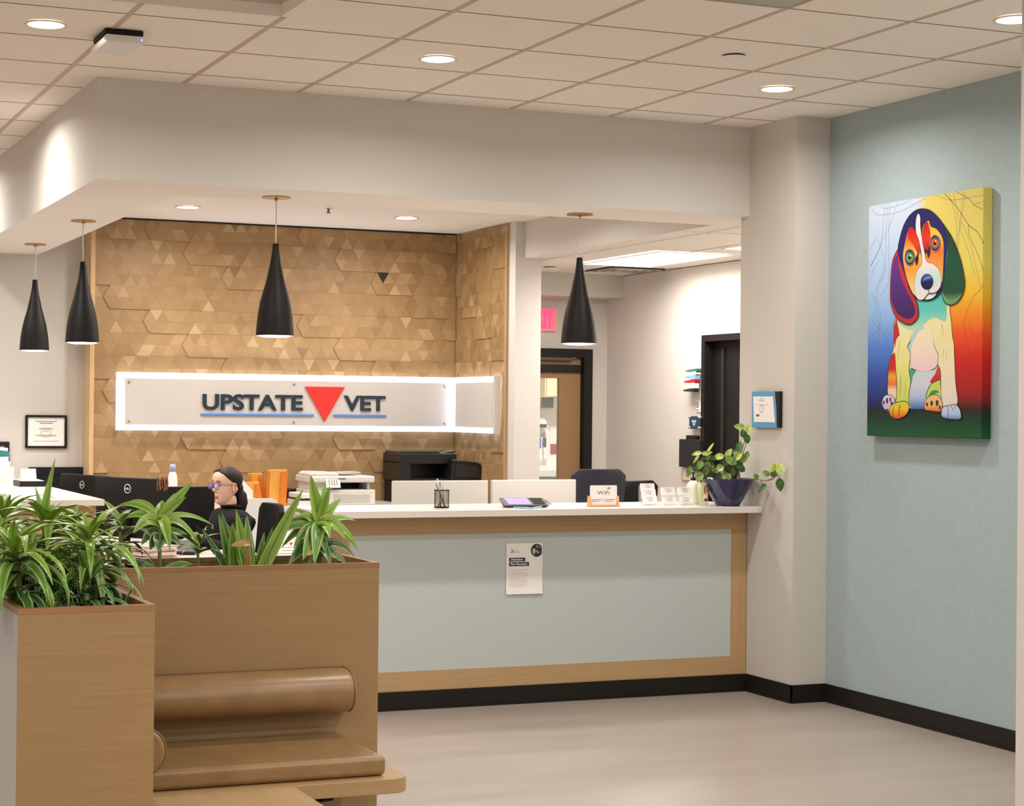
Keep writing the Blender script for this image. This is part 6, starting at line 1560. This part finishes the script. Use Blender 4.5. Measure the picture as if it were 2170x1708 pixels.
def bodyverts(extra, arm=1.0):
    V = []; E = []
    def add(p, r, par=None):
        V.append((p, r+extra if not isinstance(r, tuple) else (r[0]+extra, r[1]+extra)))
        if par is not None: E.append((par, len(V)-1))
        return len(V)-1
    p0 = add(S3(0, 0, 0), .135)
    w1 = add(S3(.01, 0, .13), .118, p0); c1 = add(S3(.02, 0, .25), .118*arm, w1); c2 = add(S3(.015, 0, .345), .095*arm, c1)
    ch = add(S3(.015, 0, .410), .052*arm, c2)
    ends = {}
    for s in (1, -1):
        sh = add(S3(.01, s*.150, .350), .054*arm, c2)
        el = add(S3(.13, s*.205, .165), .043*arm, sh); e2 = add(S3(.17, s*.205, .155), .040*arm, el)
        if arm < 1: e2 = add(S3(.26, s*.165, .195), .024, e2)
        wr = add(S3(.36, s*.12, .238), .024, e2)
        ends[s] = (wr, S3(.36, s*.12, .238))
        hp = add(S3(.05, s*.09, -.02), .092, p0); kn = add(S3(.42, s*.11, -.01), .062, hp); k2 = add(S3(.45, s*.11, -.05), .058, kn); an = add(S3(.42, s*.11, -.45), .040, k2)
        add(S3(.52, s*.11, -.49), .036, an)
    return V, E, ch, ends, add
V, E, ch, ends, add = bodyverts(0, .62)
nk = add(S3(.02, 0, .445), .050, ch); nk2 = add(HL(-.015, 0, -.10), .052, nk); add(HL(-.012, 0, -.05), .050, nk2)
for s in (1, -1):
    wr, wp = ends[s]; hd = (fwd*1.0-lft*s*.15-upv*.12).normalized(); side = lft*s
    pm = add(wp+hd*.045, (.026, .014), wr)
    for k, (off, L, b) in enumerate(((.030, .070, .35), (.010, .080, .3), (-.010, .074, .35), (-.028, .058, .45))):
        a = add(wp+hd*.085+side*off, .0085, pm); b2 = add(wp+hd*(.085+L*.5)+side*off*1.15-upv*.008, .0078, a); add(wp+hd*(.085+L*.9)+side*off*1.2-upv*(.012+L*b), .0068, b2)
    a = add(wp+hd*.03-side*.034-upv*.006, .010, pm); b2 = add(wp+hd*.065-side*.052-upv*.012, .009, a); add(wp+hd*.09-side*.056-upv*.02, .008, b2)
bo = skel(V, E, 'body', M_SKIN, wm)
# weld the head into the same mesh object
me = bo.data; bm = bmesh.new(); bm.from_mesh(me); off = Vector(wm['_w'])
bv = [bm.verts.new(v-off) for v in head_vs]
for f in head_fs:
    try: ff = bm.faces.new([bv[i] for i in f]); ff.smooth = True
    except ValueError: pass
# ears
for s in (1, -1):
    e = MB(); c = HL(-.008, s*.070, -.012)
    e.ball(tuple(c), (.017, .006, .031), 14, 10, rot=Matrix.Rotation(FYAW, 3, 'Z') @ Matrix.Rotation(s*.35, 3, 'Z') @ Matrix.Rotation(-.15, 3, 'Y'))
    c2 = HL(-.006, s*.072, -.012)
    e.tube([c2+(fwd*math.cos(a)*.014-fwd*.002+upv*math.sin(a)*.028+lft*s*.004) for a in [-.9+i*4.6/12 for i in range(13)]], .0038, 6)
    vv = [bm.verts.new(Vector(v)-off) for v in e.v]
    for f in e.f:
        try: ff = bm.faces.new([vv[i] for i in f]); ff.smooth = True
        except ValueError: pass
bm.to_mesh(me); bm.free()
# face details
for s in (1, -1):
    c = HL(.0675, s*.030, .003)
    MB().ball(tuple(c), .0122, 14, 10).build('eye', mat('eye_white', (228, 220, 214), .25), wm)
    MB().ball(tuple(c+fwd*.0085+lft*s*.002), .0056, 12, 8).build('iris', mat('brown_iris', (52, 32, 22), .2), wm)
    MB().tube([HL(.0825-.010*abs(k/4)**2*1.2, s*(.030+.016*k/4), .0085-.003*(k/4)**2) for k in range(-4, 5)], .0020, 6).build('eyelid', mat('eyelid', (120, 78, 64), .6), wm)
    MB().tube([HL(.090-.012*((k+1)/5)**2, s*(.031+.018*k/4), .0245+.0045*math.cos((k+.5)*.33)) for k in range(-4, 5)], [.0016+.0012*math.sin(PI*(k+.5)/9) for k in range(9)], 6).build('eyebrow', M_HAIR, wm)
M_LIP = mat('lips', (176, 96, 88), .45)
MB().tube([HL(.0855-.017*(k/5)**2, .023*k/5, -.0685-.0015*abs(k/5)) for k in range(-5, 6)], [.0012+.0032*math.cos(PI*k/11) for k in range(-5, 6)], 8).tube([HL(.0840-.016*(k/5)**2, .021*k/5, -.0765) for k in range(-5, 6)], [.0012+.0038*math.cos(PI*k/11) for k in range(-5, 6)], 8).build('lips', M_LIP, wm)
# glasses
M_GF = mat('glasses_frame', (58, 56, 84), .3); M_GL = mat('lens_reflection_tint', (140, 134, 214), .05, alpha=.32)  # violet of the lenses is a painted reflection
gl = MB(); ln = MB()
for s in (1, -1):
    ring = []
    for i in range(25):
        a = 2*PI*i/24; l_ = s*(.034+.0275*math.copysign(abs(math.cos(a))**.65, math.cos(a))); u_ = -.002+.0200*math.copysign(abs(math.sin(a))**.65, math.sin(a))
        ring.append(HL(.1015-.10*max(0, abs(l_)-.02)**1.0*.28-(.0), l_, u_))
    gl.tube(ring, .0019, 6, cap=False)
    ln.add([sum(ring[:-1], Vector())/24]+ring[:-1], [(0, 1+i, 1+(i+1) % 24) for i in range(24)])
    gl.tube([HL(.100, s*.060, .008), HL(.085, s*.0705, .008), HL(.03, s*.0755, .006), HL(-.012, s*.0760, .004), HL(-.025, s*.074, -.010)], .0017, 6)
gl.tube([HL(.1065, .0085, .003), HL(.1095, 0, .006), HL(.1065, -.0085, .003)], .0017, 6)
g = gl.build('glasses', M_GF, wm); ln.build('lens', M_GL, g)
# hair: cap pulled back, low knot and tail
mb = MB(); vs = []; fs = []; n = 120; zs = [-.075+.188*i/60 for i in range(61)]
for j, z in enumerate(zs):
    zz = min(z, .112); ring = head_ring(min(zz, .1125), n); g_ = .0065
    for i, (x, y) in enumerate(ring):
        a = 2*PI*i/n; aa = abs(math.atan2(math.sin(a), math.cos(a)))      # 0 front, pi back
        # hairline: how far forward hair reaches at this height
        lim = 2.35 if z < -.03 else (2.35-(z+.03)/.045*.75 if z < .015 else (1.6-(z-.015)/.055*.75 if z < .07 else max(.0, .85-(z-.07)/.022*.85)))
        sm_ = max(0, min(1, (aa-lim+.05)/.22)); sm_ = sm_*sm_*(3-2*sm_)
        k = 1+(-.004+(g_+.004)*sm_)/max(.02, math.hypot(x, y))
        vs.append(HL(x*k, y*k, z+.0065*max(0, z/.113)**2))
for j in range(len(zs)-1):
    for i in range(n): fs.append((j*n+i, j*n+(i+1) % n, (j+1)*n+(i+1) % n, (j+1)*n+i))
fs.append(tuple((len(zs)-1)*n+i for i in range(n)))
mb.add(vs, fs, True)
mb.ball(tuple(HL(-.088, 0, -.02)), (.030, .030, .034), 16, 10)
mb.tube([HL(-.085, 0, -.03), HL(-.105, .0, -.065), HL(-.110, .004, -.11), HL(-.098, .006, -.16), HL(-.088, .006, -.21)], [.026, .038, .038, .032, .014], 14)
mb.build('hair', M_HAIR, wm)
# jacket with stand collar
V, E, ch, ends, add = bodyverts(.020)
add(S3(.012, 0, .445), .066, ch)
V2 = V
jk = skel(V2, E, 'jacket', M_JKT, wm)
mb = MB(); nn_ = 28
for (z0, z1, r0, r1, th) in ((-.215, -.150, .086, .070, .006),):
    vs = []; 
    for zz, rr in ((z0-.02, r0+.02), (z0, r0), ((z0+z1)/2, (r0+r1)/2), (z1, r1), (z1, r1-th), ((z0+z1)/2, (r0+r1)/2-th), (z0-.02, r0+.01)):
        for i in range(nn_):
            a = .60+(2*PI-1.2)*i/(nn_-1)
            drop = -.035*max(0, math.cos(a))-.0
            vs.append(HL(-.018+rr*math.cos(a), rr*math.sin(a)*.95, zz+drop*(1 if zz > z0 else .4)))
    fs = []
    for j in range(6):
        for i in range(nn_-1): fs.append((j*nn_+i, j*nn_+i+1, (j+1)*nn_+i+1, (j+1)*nn_+i))
    mb.add(vs, fs, True)
mb.build('collar', M_JKT, wm)
z_ = S3(.150, 0, .30)
MB().box(z_.x-.004, z_.x+.004, z_.y-.004, z_.y+.004, z_.z-.012, z_.z+.014).build('zip_pull', M_CHROME, wm)
EXPO = -0.30
# ================================================================ RENDER SETTINGS
w = bpy.data.worlds.new('world'); SC.world = w; w.use_nodes = True
w.node_tree.nodes['Background'].inputs[0].default_value = (1, .9, .8, 1); w.node_tree.nodes['Background'].inputs[1].default_value = 0.05
SC.view_settings.view_transform = 'Standard'; SC.view_settings.look = 'None'; SC.view_settings.gamma = 1.0; SC.view_settings.use_curve_mapping = False
SC.view_settings.exposure = EXPO
SC.cycles.use_denoising = True
SC.cycles.max_bounces = 8; SC.cycles.diffuse_bounces = 5; SC.cycles.glossy_bounces = 3; SC.cycles.transparent_max_bounces = 10
SC.cycles.sample_clamp_indirect = 4
SC.cycles.caustics_reflective = False; SC.cycles.caustics_refractive = False
for o in bpy.data.objects:
    if '_w' in o: del o['_w']
